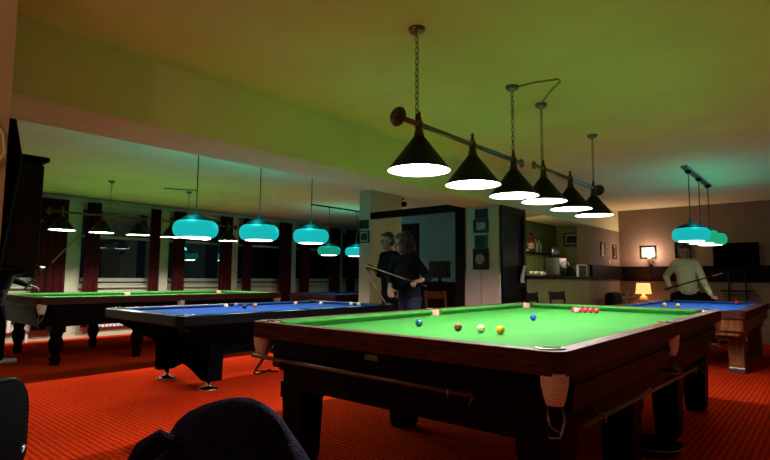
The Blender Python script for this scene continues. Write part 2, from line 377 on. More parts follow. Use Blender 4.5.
# ------------------------------------------------------------------ snooker tables
def snooker(label, loc, group=None, script=False):
    t = thing('snooker_table', label, 'snooker table', loc, 0, group)
    pk = [(sx*.925, sy*1.815, .052) for sx in (-1,1) for sy in (-1,1)] + [(-.945,0,.05),(.945,0,.05)]
    cm = MB()
    for x, y, r in pk: cm.lathe([(r,.5),(r,1.2)], 20, (x,y,0))
    cutter = cm.build('cutter_tmp', 'black')
    # bed
    bed = MB().box(-.95,.95,-1.84,1.84,.79,.83).build('cloth_bed', 'green'); cutby(bed, cutter); bed.parent = t
    # cushions: six lengths with sloped face and undercut nose
    def cush(p0, p1, inn, e0, e1):
        p0 = Vector(p0); p1 = Vector(p1); d = (p1-p0).normalized(); inn = Vector(inn)
        prof = [(.0,.832),(.0,.884),(.012,.885),(.052,.872),(.052,.864),(.030,.832)]
        v = []
        for P, e in ((p0, e0), (p1, -e1)):
            for q, z in prof: w_ = P+inn*q+d*(e*q/.052); v.append((w_.x, w_.y, z))
        n = len(prof); f = [(i,(i+1)%n,n+(i+1)%n,n+i) for i in range(n)]+[tuple(range(n))[::-1],tuple(range(n,2*n))]
        MB().add(v, f).build('cushion', 'green', t)
    bx, by = .942, 1.837
    for s in (-1, 1):
        cush((s*bx,-by+.085,0),(s*bx,-.062,0),(-s,0,0),.045,.02)
        cush((s*bx,.062,0),(s*bx,by-.085,0),(-s,0,0),.02,.045)
        cush((-bx+.085,s*by,0),(bx-.085,s*by,0),(0,-s,0),.045,.045)
    rail = ring(MB(), rrect(-HX,HX,-HY,HY,.07), rrect(-.942,.942,-1.837,1.837,.0005), .79, .886).build('rail', 'mahogtop')
    cutby(rail, cutter)
    md = rail.modifiers.new('b','BEVEL'); md.width=.010; md.segments=2; md.limit_method='ANGLE'; md.angle_limit=1.0; applymods(rail); rail.parent = t
    # apron, chamfered at the corners where the pockets hang
    def oct_(hx, hy, c): return [(hx,-hy+c),(hx,hy-c),(hx-c,hy),(-hx+c,hy),(-hx,hy-c),(-hx,-hy+c),(-hx+c,-hy),(hx-c,-hy)]
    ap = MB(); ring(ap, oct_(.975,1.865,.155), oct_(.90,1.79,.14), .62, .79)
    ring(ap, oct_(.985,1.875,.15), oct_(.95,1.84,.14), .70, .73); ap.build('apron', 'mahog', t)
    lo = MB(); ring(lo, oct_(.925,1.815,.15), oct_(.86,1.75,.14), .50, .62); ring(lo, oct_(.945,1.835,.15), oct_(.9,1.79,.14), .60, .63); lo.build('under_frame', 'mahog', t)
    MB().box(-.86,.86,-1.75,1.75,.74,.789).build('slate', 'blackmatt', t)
    for sx in (-1, 1):
        for yy in (-1.62,-.57,.57,1.62):
            l = MB(); x = sx*.82
            sq = lambda h: [(x-h,yy-h),(x+h,yy-h),(x+h,yy+h),(x-h,yy+h)]
            if script:
                l.prism(sq(.085), .42, .50); l.lathe([(.05,0),(.06,.02),(.055,.05),(.075,.09),(.05,.13),(.06,.16),(.085,.24),(.09,.30),(.065,.36),(.08,.40),(.08,.42)], 16, (x,yy,0))
            else:
                l.prism(sq(.070), 0, .03, top=sq(.074)); l.prism(sq(.078), .03, .16, top=sq(.084)); l.prism(sq(.084), .16, .40, top=sq(.092)); l.prism(sq(.10), .40, .50)
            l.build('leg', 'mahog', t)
    # pockets
    for x, y, r in pk:
        corner = abs(y) > .1
        p = MB()
        a0 = math.atan2(y, x) if corner else (0 if x > 0 else PI)
        a0 = math.atan2(math.copysign(1,y), math.copysign(1,x)) if corner else a0
        half = 1.75 if corner else 1.35
        arc = [(x+(r+.004)*math.cos(a0+(k/10-1)*half), y+(r+.004)*math.sin(a0+(k/10-1)*half)) for k in range(21)]
        p.tube([(q[0],q[1],.884) for q in arc], .009, 8)
        po = p.build('pocket_plate', 'brass', t)
        net = MB().lathe([(r+.006,.885),(r+.006,.84),(r-.002,.79),(r-.006,.79),(r-.002,.84),(r+.001,.885)], 20, (x,y,0), capb=False, capt=False)
        net.build('pocket_leather', 'leather', t)
        ox = x+(.03*math.copysign(1,x)); oy = y+(.03*math.copysign(1,y) if corner else 0)
        MB().lathe([(.057,.80),(.053,.75),(.043,.70),(.034,.672),(.030,.672),(.039,.70),(.049,.75),(.053,.80)], 20, (ox,oy,0), capb=False, capt=False).build('pocket_net', 'net', t)
        dx, dy = (math.copysign(.7071,x), math.copysign(.7071,y)) if corner else (math.copysign(1,x), 0)
        br = MB()
        br.tube([(ox-dx*.02-dy*.03, oy-dy*.02+dx*.03,.672),(ox+dx*.02-dy*.03,oy+dy*.02+dx*.03,.62),(ox+dx*.05,oy+dy*.05,.56),(ox+dx*.02+dy*.03,oy+dy*.02-dx*.03,.55),(ox-dx*.05+dy*.02,oy-dy*.05-dx*.02,.58)], .006, 6)
        br.tube([(ox-dx*.02+dy*.03, oy-dy*.02-dx*.03,.672),(ox+dx*.02+dy*.03,oy+dy*.02-dx*.03,.60),(ox+dx*.045,oy+dy*.045,.575),(ox-dx*.1,oy-dy*.1,.57)], .006, 6)
        br.build('ball_runner', 'steel', t)
    if script:
        # white cursive maker's lettering on the near apron
        cu = bpy.data.curves.new('lettering','CURVE'); cu.dimensions='3D'; cu.bevel_depth=.0035
        pts = []
        for k in range(90):
            u = k/89; a = u*30
            pts.append((.979+.004, -.93+u*.42, .71+.022*math.sin(a)*(1.2 if k<14 else .7)+(.03 if 8<k<14 or 50<k<54 else 0)))
        sp = cu.splines.new('POLY'); sp.points.add(len(pts)-1)
        for i,q in enumerate(pts): sp.points[i].co = (q[0], q[1]+.018*math.cos(i/89*30), q[2], 1)
        o = bpy.data.objects.new('lettering', cu); COL.objects.link(o); cu.materials.append(M['white'])
        me = bpy.data.meshes.new_from_object(o.evaluated_get(bpy.context.evaluated_depsgraph_get())); bpy.data.objects.remove(o)
        o = bpy.data.objects.new('lettering', me); COL.objects.link(o); o.parent = t; o['label'] = 'white cursive lettering on the apron'
    else:
        MB().bbox(-.045,.045,-1.872,-1.866,.745,.775,.002).build('name_plate','brass',t)
    bpy.data.objects.remove(cutter)
    return t
snooker('large green snooker table in the foreground under six black cone lamps', (0,0,0), 'full-size snooker tables')
snooker('green snooker table at the far left in front of the windows, with turned legs', (-6.75,.15,0), 'full-size snooker tables', True)

def sball(x, y, z, m, label, r=.0262, group=None):
    return props(MB().ball((0,0,0), r, 24).build('snooker_ball', m, None, (x,y,z+r)), label, 'ball', group)
g = 'snooker balls on the front table'
sball(-.371,-.972,.83, ballmat('ball_dark_green',(.01,.09,.11)), 'dark blue-green ball, leftmost ball on the front green table', group=g)
sball(-.018,-1.027,.83, ballmat('ball_brown',(.22,.05,.02)), 'brown ball on the front green table, left of the cream ball', group=g)
sball(.138,-1.009,.83, ballmat('ball_cream',(.8,.72,.42)), 'cream white cue ball between the brown and yellow balls', group=g)
sball(.271,-1.006,.83, ballmat('ball_yellow',(.85,.38,.02)), 'orange-yellow ball, nearest the camera-side corner of the front table', group=g)
sball(-.03,.10,.83, ballmat('ball_blue',(.01,.06,.55)), 'bright blue ball alone in the middle of the front table', group=g)
sball(-.125,1.29,.83, ballmat('ball_pink',(.9,.32,.36)), 'pink ball in front of the row of red balls', group=g)
RED = ballmat('ball_red',(.55,.012,.035))
for i, x in enumerate((-.19,-.135,-.08,-.025,.03)):
    sball(x, 1.40+.004*(i%2), .83, RED, ['leftmost red ball of the row of reds, behind the pink ball','second red ball from the left in the row of reds','third, middle red ball in the row of reds','fourth red ball from the left in the row of reds','rightmost red ball of the row of reds'][i], group='row of red balls')

# cue rests hanging under the front table's edge
def rod(name, a, b, r0, r1, m, label, cat='cue rest', head=None, butt=None, group=None):
    a = Vector(a); b = Vector(b); t = thing(name, label, cat, a, 0, group); d = b-a
    MB().tube([(0,0,0), d], [r0, r1], 10).build('shaft', m, t)
    if butt: MB().tube([Vector(-d.normalized()*.001), d*butt], [r0*1.06, r0*1.0], 10).build('butt', 'black' if m != 'darkstick' else 'darkwood', t)
    if head:
        c = d; h = MB(); n = d.normalized(); s = n.cross(Vector((0,0,1))).normalized(); u = s.cross(n)
        h.tube([c-s*.04-u*.03, c+s*.04+u*.03], .005, 6).tube([c+s*.04-u*.03, c-s*.04+u*.03], .005, 6); h.build('rest_head','brass',t)
    return t
rod('cue_rest', (-.98,-1.90,.675), (.62,-1.90,.665), .012, .010, 'darkstick', 'long dark wooden rest slung under the near end of the front table', head=True, group='rests slung under the front table')
rod('cue_rest', (1.0,-1.66,.565), (1.0,.72,.505), .014, .011, 'darkstick', 'long brown wooden rest slung under the right side of the front table', head=True, group='rests slung under the front table')
for x, y, z, dx, dy in ((-.7,-1.90,.668,0,1),(.5,-1.90,.662,0,1),(1.0,-1.45,.557,-1,0),(1.0,.55,.508,-1,0)):
    h = MB().tube([(x+dx*.09,y+dy*.09,.68),(x+dx*.02,y+dy*.02,z+.02),(x-dx*.02,y-dy*.02,z+.012),(x-dx*.02,y-dy*.02,z-.018),(x+dx*.012,y+dy*.012,z-.02),(x+dx*.06,y+dy*.06,z)], .005, 6)
    props(h.build('rest_hook','steel'), {-.7:'small steel hook holding the rest near the left end of the front table',.5:'small steel hook holding the rest near the front corner of the front table'}.get(x, 'steel hook at the camera end of the rest on the right side' if y<0 else 'steel hook at the far end of the rest on the right side'), 'hook', 'hooks holding the rests')

# ------------------------------------------------------------------ blue pool table (black body, chrome feet)
def bluetable(label, x0, x1, y0, y1, H, body, legs, group='blue pool tables'):
    cx, cy = (x0+x1)/2, (y0+y1)/2; hx, hy = (x1-x0)/2, (y1-y0)/2
    t = thing('pool_table', label, 'pool table', (cx,cy,0), 0, group)
    pk = [(sx*(hx-.125), sy*(hy-.125), .065) for sx in (-1,1) for sy in (-1,1)]+[(-hx+.11,0,.06),(hx-.11,0,.06)]
    cm = MB()
    for x,y,r in pk: cm.lathe([(r,H-.3),(r,H+.2)],20,(x,y,0))
    cutter = cm.build('cutter_tmp','black')
    bed = MB().box(-hx+.1,hx-.1,-hy+.1,hy-.1,H-.07,H-.03).build('cloth_bed','blue'); cutby(bed,cutter); bed.parent=t
    rl = ring(MB(), rrect(-hx,hx,-hy,hy,.09), rrect(-hx+.125,hx-.125,-hy+.125,hy-.125,.0005), H-.10, H).build('rail', body[0]); cutby(rl,cutter)
    md = rl.modifiers.new('b','BEVEL'); md.width=.012; md.segments=2; md.limit_method='ANGLE'; md.angle_limit=1.0; applymods(rl); rl.parent=t
    def cush(a, b, inn):
        a=Vector(a);b=Vector(b);inn=Vector(inn);d=(b-a).normalized();prof=[(0,H-.032),(0,H-.001),(.05,H-.006),(.05,H-.014),(.03,H-.032)]
        v=[]
        for P,e in((a,1),(b,-1)):
            for q,z in prof: w_=P+inn*q+d*(e*q*.7); v.append((w_.x,w_.y,z))
        n=len(prof); MB().add(v,[(i,(i+1)%n,n+(i+1)%n,n+i) for i in range(n)]+[tuple(range(n))[::-1],tuple(range(n,2*n))]).build('cushion','blue',t)
    ix, iy = hx-.126, hy-.126
    for s in(-1,1):
        cush((s*ix,-iy+.07,0),(s*ix,-.065,0),(-s,0,0)); cush((s*ix,.065,0),(s*ix,iy-.07,0),(-s,0,0)); cush((-ix+.07,s*iy,0),(ix-.07,s*iy,0),(0,-s,0))
    for x,y,r in pk:
        MB().lathe([(r+.006,H+.001),(r+.006,H-.12),(r-.02,H-.16),(.001,H-.16),(.001,H-.155),(r-.024,H-.155),(r,H-.12),(r-.001,H+.001)],18,(x,y,0),capb=False,capt=False).build('pocket','blackmatt',t)
    if legs == 'slab':
        # chrome corner castings
        for sx in(-1,1):
            for sy in(-1,1):
                a=math.atan2(sy,sx); c=(sx*(hx-.125),sy*(hy-.125))
                MB().tube([(c[0]+.078*math.cos(a+(k/8-1)*1.5),c[1]+.078*math.sin(a+(k/8-1)*1.5),H+.002) for k in range(17)],.008,6).build('corner_casting','chrome',t)
        # body tapering inwards below the rails
        b=MB(); P=rrect(-hx+.02,hx-.02,-hy+.02,hy-.02,.1); Q=rrect(-hx+.3,hx-.3,-hy+.42,hy-.42,.1)
        b.prism(Q,.44,H-.10,top=P); b.prism(rrect(-hx+.31,hx-.31,-hy+.45,hy-.45,.1),.36,.44); b.build('body',body[1],t)
        for sy in(-1,1):
            yy=sy*(hy-.57)
            # end pedestal with an arch between its two feet
            n=10; w_=hx-.30; v=[];f=[]
            for yk in(yy-.08,yy+.08):
                for k in range(n+1):
                    x=-w_+2*w_*k/n; zb=.10+.13*max(0,math.sin(PI*(k/n-.12)/.76)) if .1<k/n<.9 else .10
                    v+=[(x*1.0,yk,zb),(x*1.04,yk,.46)]
            m=2*(n+1)
            for k in range(n):
                a=2*k; f+=[(a,a+2,a+3,a+1),(m+a,m+a+1,m+a+3,m+a+2),(a,m+a,m+a+2,a+2),(a+1,a+3,m+a+3,m+a+1)]
            f+=[(0,1,m+1,m),(2*n,m+2*n,m+2*n+1,2*n+1)]
            MB().add(v,f).build('pedestal',body[1],t)
            for sx in(-1,1):
                MB().lathe([(.095,0),(.098,.01),(.085,.022),(.03,.03),(.024,.05),(.024,.11)],24,(sx*(hx-.42),yy,0)).build('foot','chrome',t)
    else:
        b=MB(); ring(b, rrect(-hx+.04,hx-.04,-hy+.04,hy-.04,.05),rrect(-hx+.12,hx-.12,-hy+.12,hy-.12,.02),H-.24,H-.10); b.build('apron',body[1],t)
        m2=MB(); ring(m2, rrect(-hx+.08,hx-.08,-hy+.10,hy-.10,.03),rrect(-hx+.2,hx-.2,-hy+.2,hy-.2,.02),H-.30,H-.24); m2.build('lower_moulding',body[1],t)
        for sx in(-1,1):
            for sy in(-1,1):
                l=MB(); x=sx*(hx-.2); y=sy*(hy-.72 if sy<0 else hy-.3)
                l.bbox(x-.085,x+.085,y-.085,y+.085,.06,H-.24,.01); l.bbox(x-.11,x+.11,y-.11,y+.11,H-.36,H-.28,.01)
                lg=l.build('leg',body[1],t); MB().bbox(x-.09,x+.09,y-.09,y+.09,0,.07,.006).build('foot_plate','steel',lg)
        MB().box(-hx+.2,hx-.2,-hy+.2,hy-.2,H-.24,H-.08).build('under_frame','darkwood',t)
        MB().box(-hx+.25,hx-.25,-hy+.6,-hy+.66,.42,.52).build('stretcher',body[1],t)
        for k in range(3): MB().tube([(hx*.0-.42+k*.09,-hy+.06,H-.24),(hx*.0-.42+k*.09,-hy+.02,H-.30),(hx*.0-.42+k*.09,-hy+.05,H-.36)],.006,6).build('rest_hook','steel',t)
    bpy.data.objects.remove(cutter)
    return t
bluetable('blue pool table with black tapered body and chrome feet, behind the front table', -4.45,-2.72,-1.48,1.68,.80,('black','blackbody'),'slab')
bluetable('blue pool table on square brown legs, at the right by the man in the sweater', -.5,1.05,3.4,6.4,.81,('mahogtop','oak'),'square')
bluetable('small distant blue pool table with dark red sides near the light pillar', -7.7,-6.15,3.75,6.7,.80,('redwood','redwood'),'square')
g='pool balls on the black-bodied blue table'; HB=.77
WB=ballmat('ball_white',(.8,.78,.7))
def pball(x,y,m,label,z=HB,group=g): return props(MB().ball((0,0,0),.0286,20).build('pool_ball',m,None,(x,y,z+.0286)),label,'ball',group)
pball(-3.95,-.22,WB,'white ball nearest the left end of the black-bodied blue table')
pball(-4.1,.02,ballmat('ball_bluestripe',(.10,.22,.6)),'blue and white ball just behind the leftmost white ball')
pball(-3.7,-.12,ballmat('ball_black',(.01,.01,.01)),'black ball between the white and the orange balls')
pball(-3.88,.16,ballmat('ball_orange',(.75,.22,.05)),'orange ball near the middle teal lamp on the blue table')
pball(-3.9,.85,ballmat('ball_peach',(.7,.38,.22)),'peach coloured ball by the middle of the blue table')
pball(-3.6,1.05,ballmat('ball_pale',(.72,.5,.36)),'pale pinkish ball right of the peach ball')
pball(-3.3,1.35,ballmat('ball_palecream',(.75,.7,.5)),'cream ball left of the last ball, by the foot of the pillar')
pball(-3.18,1.38,ballmat('ball_lemon',(.75,.72,.3)),'lemon ball at the right end of the blue table')
g2='balls on the right blue table'; HR=.78
pball(-.03,4.42,ballmat('ball_amber',(.85,.5,.06)),'amber ball on the right blue table, farthest left',HR,g2)
pball(.16,4.33,ballmat('ball_amber_pale',(.85,.62,.18)),'pale amber ball right of the amber one',HR,g2)
for i,(x,y) in enumerate(((.37,4.5),(.43,4.57),(.49,4.64))):
    props(MB().bbox(-.012,.012,-.012,.012,0,.022,.002).build('chalk','chalk',None,(x,y,HR)),['left','middle','right'][i]+' one of three tiny chalk cubes on the right blue table','chalk','chalk cubes on the right blue table')
pball(.66,5.95,ballmat('ball_crimson',(.5,.01,.02)),'red ball at the far right corner of the right blue table',HR,g2)

# ------------------------------------------------------------------ lamps
def chain(mb, x, y, z0, z1):
    n=int((z1-z0)/.034)
    for k in range(n):
        z=z0+(k+.5)*(z1-z0)/n; h=(z1-z0)/n*.62
        pts=[]
        for j in range(8):
            a=2*PI*j/8; c=.011*math.cos(a); pts.append((x+(c if k%2 else 0), y+(0 if k%2 else c), z+h*math.sin(a)))
        mb.tube(pts,.0032,5,closed=True)
def conelamp(label, x, ys, chains, zb, zr, watt, ends=(True,True), group='black cone billiard lamps', r=.19):
    t=thing('billiard_lamp',label,'lamp',(x,(ys[0]+ys[-1])/2,CE),0,group); cy=(ys[0]+ys[-1])/2
    y0,y1=min(ys[0],chains[0])-.16,max(ys[-1],chains[-1])+.14
    MB().tube([(0,y0-cy,zb-CE),(0,y1-cy,zb-CE)],.016,12).build('bar','brass' if watt==CONE_L else 'steel',t)
    for e,yy,sg in((ends[0],y0,-1),(ends[1],y1,1)):
        if e: MB().lathe([(.02,0),(.05,sg*.006),(.058,sg*.016),(.05,sg*.028),(.03,sg*.034),(.022,sg*.05),(.001,sg*.055)],20,(0,yy-cy,zb-CE),axis='y').build('end_knob','brass',t)
        else: MB().tube([(0,yy-cy+sg*.05*math.cos(a/8*2*PI)*.6,zb-CE+.03*math.sin(a/8*2*PI)) for a in range(8)],.006,6,closed=True).build('end_scroll','brass',t)
    for c in chains:
        MB().lathe([(.05,0),(.052,-.012),(.04,-.03),(.014,-.04),(.008,-.055),(.001,-.056)],18,(0,c-cy,0)).build('canopy','steel',t)
        ch=MB(); chain(ch,0,c-cy,zb-CE+.05,-.05); ch.build('chain','steel',t)
        MB().tube([(0,c-cy,zb-CE+.01),(0,c-cy,zb-CE+.06)],.010,8).build('hanger','brass',t)
    for yv in ys:
        ax=zr+.20
        MB().lathe([(.022,zb+.02-CE),(.028,zb-CE),(.022,zb-.03-CE),(.03,ax-CE+.02),(.034,ax-CE-.006)],16,(0,yv-cy,0)).build('socket','brass',t)
        MB().lathe([(.012,zb-CE+.02),(.016,zb-CE+.035),(.008,zb-CE+.05),(.012,zb-CE+.065),(.001,zb-CE+.085)],12,(0,yv-cy,0)).build('finial','brass',t)
        s=MB(); R=r
        s.lathe([(R,zr-CE),(R-.004,zr-CE+.004),(.036,ax-CE)],40,(0,yv-cy,0),0,True,capb=False,capt=False)
        s.lathe([(R,zr-CE),(R-.008,zr-CE+.001),(.030,ax-CE-.006),(.001,ax-CE-.006)],40,(0,yv-cy,0),1,True,capb=False,capt=False)
        s.build('shade',['shadeout','shadein'],t)
        MB().ball((0,yv-cy,zr-CE+.125),.034,16,sc_=(1,1,1.15)).build('bulb','bulb',t)
        ld=bpy.data.lights.new('bulb_light','POINT'); ld.energy=watt; ld.shadow_soft_size=.02; ld.color=(1,.93,.86)
        lo=bpy.data.objects.new('bulb_light',ld); COL.objects.link(lo); lo.parent=t; lo.location=(0,yv-cy,zr-CE+.062)
    return t
conelamp('near brass-fitted bar of three black cone lamps over the front green table',0,[-1.467,-.86,-.26],[-1.488,-.263],2.075,1.795,CONE_W,(True,False))
conelamp('far bar of three black cone lamps over the front green table',0,[.29,.89,1.51],[.271,1.523],2.10,1.815,CONE_W,(False,True))
conelamp('left bar of three black cone lamps over the left snooker table',-6.75,[-1.23,-.68,-.12],[-.571],2.10,1.83,CONE_L,(True,False),r=.18)
conelamp('right bar of three black cone lamps over the left snooker table',-6.75,[.437,.99,1.547],[.73],2.10,1.83,CONE_L,(False,True),r=.18)
props(MB().tube([(.033,-.25,2.652),(.20,-.24,2.652),(.345,-.20,2.650),(.34,-.15,2.650),(.18,.03,2.652),(.032,.22,2.652)],.006,6).build('lamp_cable','leather'),'yellowish cable looping along the ceiling between two lamp canopies','cable')
props(MB().tube([(-6.47,.73,2.652),(-6.60,.5,2.652),(-6.7,.25,2.652)],.006,6).build('lamp_cable','blackmatt'),'dark cable on the ceiling above the left snooker table','cable')

def globe(label, loc, glass='tealglass', r=.24, ceil=CE, group='teal globe lamps', es=None, power=70):
    t=thing('globe_lamp',label,'lamp',(loc[0],loc[1],ceil),0,group); z=loc[2]-ceil; k=r/.25; h=.095*k
    prof=[(.17*k,z-h)]+[(r*(.72+.28*math.cos(a)),z+h*math.sin(a)) for a in [(-90+15*i)*PI/180 for i in range(13)]]
    MB().lathe(prof,36,capb=False,capt=False).build('glass_globe',glass,t)
    MB().lathe([(.19*k,z+h-.002),(.165*k,z+h+.025*k),(.11*k,z+h+.055*k),(.05*k,z+h+.075*k),(.02,z+h+.085*k),(.015,z+h+.14*k),(.001,z+h+.142*k)],32,capb=False).build('cap','tealcap',t)
    MB().lathe([(.001,z-h+.002),(.168*k,z-h+.002),(.172*k,z-h-.004),(.164*k,z-h-.006),(.001,z-h-.002)],32).build('opening_disc',es or 'opening',t)
    ld=bpy.data.lights.new('bulb_light','AREA'); ld.shape='DISK'; ld.size=.32*k; ld.energy=GLOBE_W*(power/70); ld.color=(1,.93,.86) if power>50 else (.9,.97,1)
    lo=bpy.data.objects.new('bulb_light',ld); COL.objects.link(lo); lo.parent=t; lo.location=(0,0,z-h-.012)
    ld=bpy.data.lights.new('glass_glow','POINT'); ld.shadow_soft_size=.06; ld.energy=GLASS_W*(1 if glass=='tealglass' and loc[0]<-2 else .45); ld.color=(.06,.9,.85)
    lo=bpy.data.objects.new('glass_glow',ld); COL.objects.link(lo); lo.parent=t; lo.location=(.10*k,-.13*k,z+h+.13*k)
    MB().tube([(0,0,z+h+.12*k),(0,0,-.03)],.006,8).build('cord','blackmatt',t)
    MB().lathe([(.04,0),(.042,-.02),(.02,-.035),(.001,-.036)],16).build('canopy','blackmatt',t)
    return t
globe('teal globe lamp nearest the camera over the black-bodied blue table',(-3.5,-.92,1.685))
globe('middle teal globe lamp over the black-bodied blue table',(-3.5,-.08,1.705))
globe('rightmost of the three large teal globe lamps, left of the pillar',(-3.5,.76,1.715))
globe('small dim teal globe lamp in the distance left of the pillar',(-6.2,3.62,1.72),'palegglass',.24)
globe('distant teal globe lamp partly hidden behind the light pillar',(-6.2,4.45,1.735),'tealglass',.25)
props(MB().box(-6.23,-6.17,3.1,4.9,CE-.02,CE).build('ceiling_rail','blackmatt'),'thin dark ceiling rail above the distant teal lamps','rail')
globe('nearest teal globe lamp over the right blue table',(.42,4.0,1.765),'tealglass',.225,CE-.03)
globe('middle green globe lamp over the right blue table',(.42,4.72,1.775),'greenglass',.225,CE-.03)
globe('farthest green-teal globe lamp over the right blue table',(.42,5.45,1.79),'greenglass',.225,CE-.03)
props(MB().bbox(.38,.46,3.75,5.6,CE-.03,CE,.005).build('ceiling_rail','steel'),'grey ceiling rail carrying the three lamps over the right table','rail')

# ------------------------------------------------------------------ bar, niche and its things
bar=thing('bar_counter','tan-fronted bar counter with a dark top in the opening right of the column','bar counter',(-1.68,4.8,0))
MB().box(-.10,0,-1.38,1.35,0,1.17).build('front_panel','ochre',bar)
MB().bbox(-.42,.06,-1.40,1.35,1.17,1.21,.008).build('top','darkwood',bar)
MB().box(0,.012,-1.38,1.35,0,.12).build('kick_board','darkwood',bar)
cab=thing('drinks_cabinet','lit yellow drinks cabinet standing behind the bar, bottles on top','cabinet',(-2.32,4.86,0))
MB().bbox(-.17,.17,-.62,.52,0,1.60,.006).build('body','ochre',cab)
MB().bbox(-.19,.20,-.64,.54,1.60,1.63,.006).build('top_board','darkwood',cab)
for k in range(2): 
    d=MB().bbox(.17,.185,-.60+k*.57,-.06+k*.57,.1,1.55,.004).build('door','ochre',cab); MB().tube([(.20,-.10+k*.1,1.1),(.20,-.10+k*.1,1.25)],.006,6).build('handle','brass',d)
def bottle(x,y,z,h,r,m,label,group='bottles on the drinks cabinet',cap='blackmatt'):
    t=thing('bottle',label,'bottle',(x,y,z),0,group)
    MB().lathe([(r*.9,0),(r,.01),(r,h*.6),(r*.75,h*.7),(r*.35,h*.78),(r*.32,h*.93)],16).build('glass_body',m,t)
    MB().lathe([(r*.38,h*.93),(r*.38,h),(.001,h)],12).build('cap',cap,t)
    MB().lathe([(r*1.02,h*.2),(r*1.02,h*.5)],16,capb=False,capt=False).build('paper_label','picturepale',t)
bottle(-2.3,4.98,1.63,.36,.06,'redglass','tall dark red bottle on the drinks cabinet')
bottle(-2.3,5.16,1.63,.28,.06,'paleglass','left pale bottle right of the dark red one','bottles on the drinks cabinet','redglass')
bottle(-2.3,5.31,1.63,.27,.055,'paleglass','pale bottle farthest right on the drinks cabinet')
bottle(-2.3,4.78,1.63,.12,.05,'redglass','short dark red jar left of the tall bottle')
for i,y in enumerate((4.02,4.2,4.42)):
    t=thing('cup',['leftmost small cup on the bar counter','middle small cup on the bar counter','rightmost small cup on the bar counter'][i],'cup',(-1.85,y,1.21),0,'cups on the bar')
    MB().lathe([(.025,0),(.036,.03),(.04,.075),(.036,.075),(.031,.03),(.001,.008)],16).build('bowl','white',t)
    MB().tube([(.036,0,.06),(.06,0,.055),(.06,0,.03),(.036,0,.022)],.004,6).build('handle','white',t)
cf=thing('coffee_machine','grey coffee machine with tall spouts on the bar counter','coffee machine',(-1.98,5.28,1.21))
MB().bbox(-.14,.14,-.17,.17,0,.34,.02).build('body','steel',cf)
MB().bbox(.05,.17,-.19,.19,0,.03,.005).build('drip_tray','blackmatt',cf)
for k in (-.08,.06): MB().lathe([(.035,.34),(.045,.42),(.04,.50),(.02,.54)],14,(0,k,0)).build('hopper','steel',cf)
MB().tube([(.14,.1,.28),(.2,.1,.24),(.2,.1,.12)],.01,8).build('spout','chrome',cf)
bx=thing('cash_register','dark cash register on the bar beside the coffee machine','till',(-1.95,5.68,1.21))
MB().prism([(-.15,-.17),(.15,-.17),(.15,.17),(-.15,.17)],0,.18,top=[(-.15,-.17),(.05,-.17),(.05,.17),(-.15,.17)]).build('body','blackmatt',bx)
MB().bbox(-.12,-.08,-.12,.12,.18,.26,.006).build('display','picture',bx); MB().bbox(.15,.16,-.14,.14,.02,.09,.003).build('drawer','darkwood',bx)
sg=thing('menu_board','dark menu board with a white frame standing at the right end of the bar','board',(-1.66,5.70,1.21))
MB().box(-.015,.015,-.20,.20,.0,.20).build('board','blackmatt',sg)
MB().box(-.02,.02,-.21,-.195,0,.22).box(-.02,.02,.195,.21,0,.22).box(-.02,.02,-.21,.21,.205,.22).build('frame','white',sg)
# hanging lamp behind the bar (the warm light there)
hl=thing('kitchen_lamp','small pendant lamp behind the bar next to the column','lamp',(-2.0,3.85,2.2))
MB().lathe([(.09,-.20),(.06,-.12),(.02,-.08),(.001,-.08)],18,capb=False).build('shade','shadeout',hl); MB().tube([(0,0,-.08),(0,0,0)],.005,6).build('cord','blackmatt',hl)
MB().ball((0,0,-.17),.03,12).build('bulb','bulb',hl)
ld=bpy.data.lights.new('bulb_light','POINT'); ld.energy=24; ld.shadow_soft_size=.03; ld.color=(1,.84,.36); lo=bpy.data.objects.new('bulb_light',ld); COL.objects.link(lo); lo.parent=hl; lo.location=(0,0,-.23)

def frame(w,h,axis,loc,label,pm='picture',fm='black',group=None,name='framed_picture',dep=.02,mount=None):
    """picture facing +X (axis x) or -Y (axis y), centred on loc"""
    t=thing(name,label,'picture',loc,0 if axis=='y' else PI/2,group); b=min(w,h)*.09
    MB().box(-w/2,w/2,-dep,0,-h/2,-h/2+b).box(-w/2,w/2,-dep,0,h/2-b,h/2).box(-w/2,-w/2+b,-dep,0,-h/2+b,h/2-b).box(w/2-b,w/2,-dep,0,-h/2+b,h/2-b).build('frame',fm,t)
    if mount: MB().box(-w/2+b,w/2-b,-.006,0,-h/2+b,h/2-b).build('mount',mount,t); b*=2.6
    MB().box(-w/2+b,w/2-b,-.009,0,-h/2+b,h/2-b).build('print',pm,t)
    return t
gc='pictures stacked on the front of the column'
frame(.20,.14,'y',(-1.97,2.65,2.09),'small dark unframed picture at the top of the column',group=gc)
frame(.24,.20,'y',(-1.98,2.65,1.915),'black framed group photograph, second from the top on the column','picturepale','black',gc,mount='picture')
frame(.20,.19,'y',(-1.98,2.65,1.69),'dark picture, third from the top on the column',group=gc)
ck=thing('wall_clock','brown wooden clock with a pale round face, lowest on the column','clock',(-1.98,2.65,1.44),0)
MB().bbox(-.125,.125,-.035,0,-.15,.15,.01).build('case','redwood',ck)
MB().lathe([(.075,-.035),(.075,-.042),(.001,-.042)],28,axis='y').build('dial','picturepale',ck)
MB().tube([(.075*math.cos(a/24*2*PI),-.042,.075*math.sin(a/24*2*PI)) for a in range(24)],.006,6,closed=True).build('bezel','brass',ck)
MB().box(-.003,.003,-.047,-.043,0,.05).box(0,.035,-.047,-.043,-.003,.003).build('hand','blackmatt',ck)
frame(.20,.15,'y',(-4.23,2.6,2.07),'upper small dark picture on the light pillar',group='pictures on the light pillar')
frame(.24,.21,'y',(-4.23,2.6,1.86),'lower square dark picture on the light pillar',group='pictures on the light pillar',mount='picturepale')
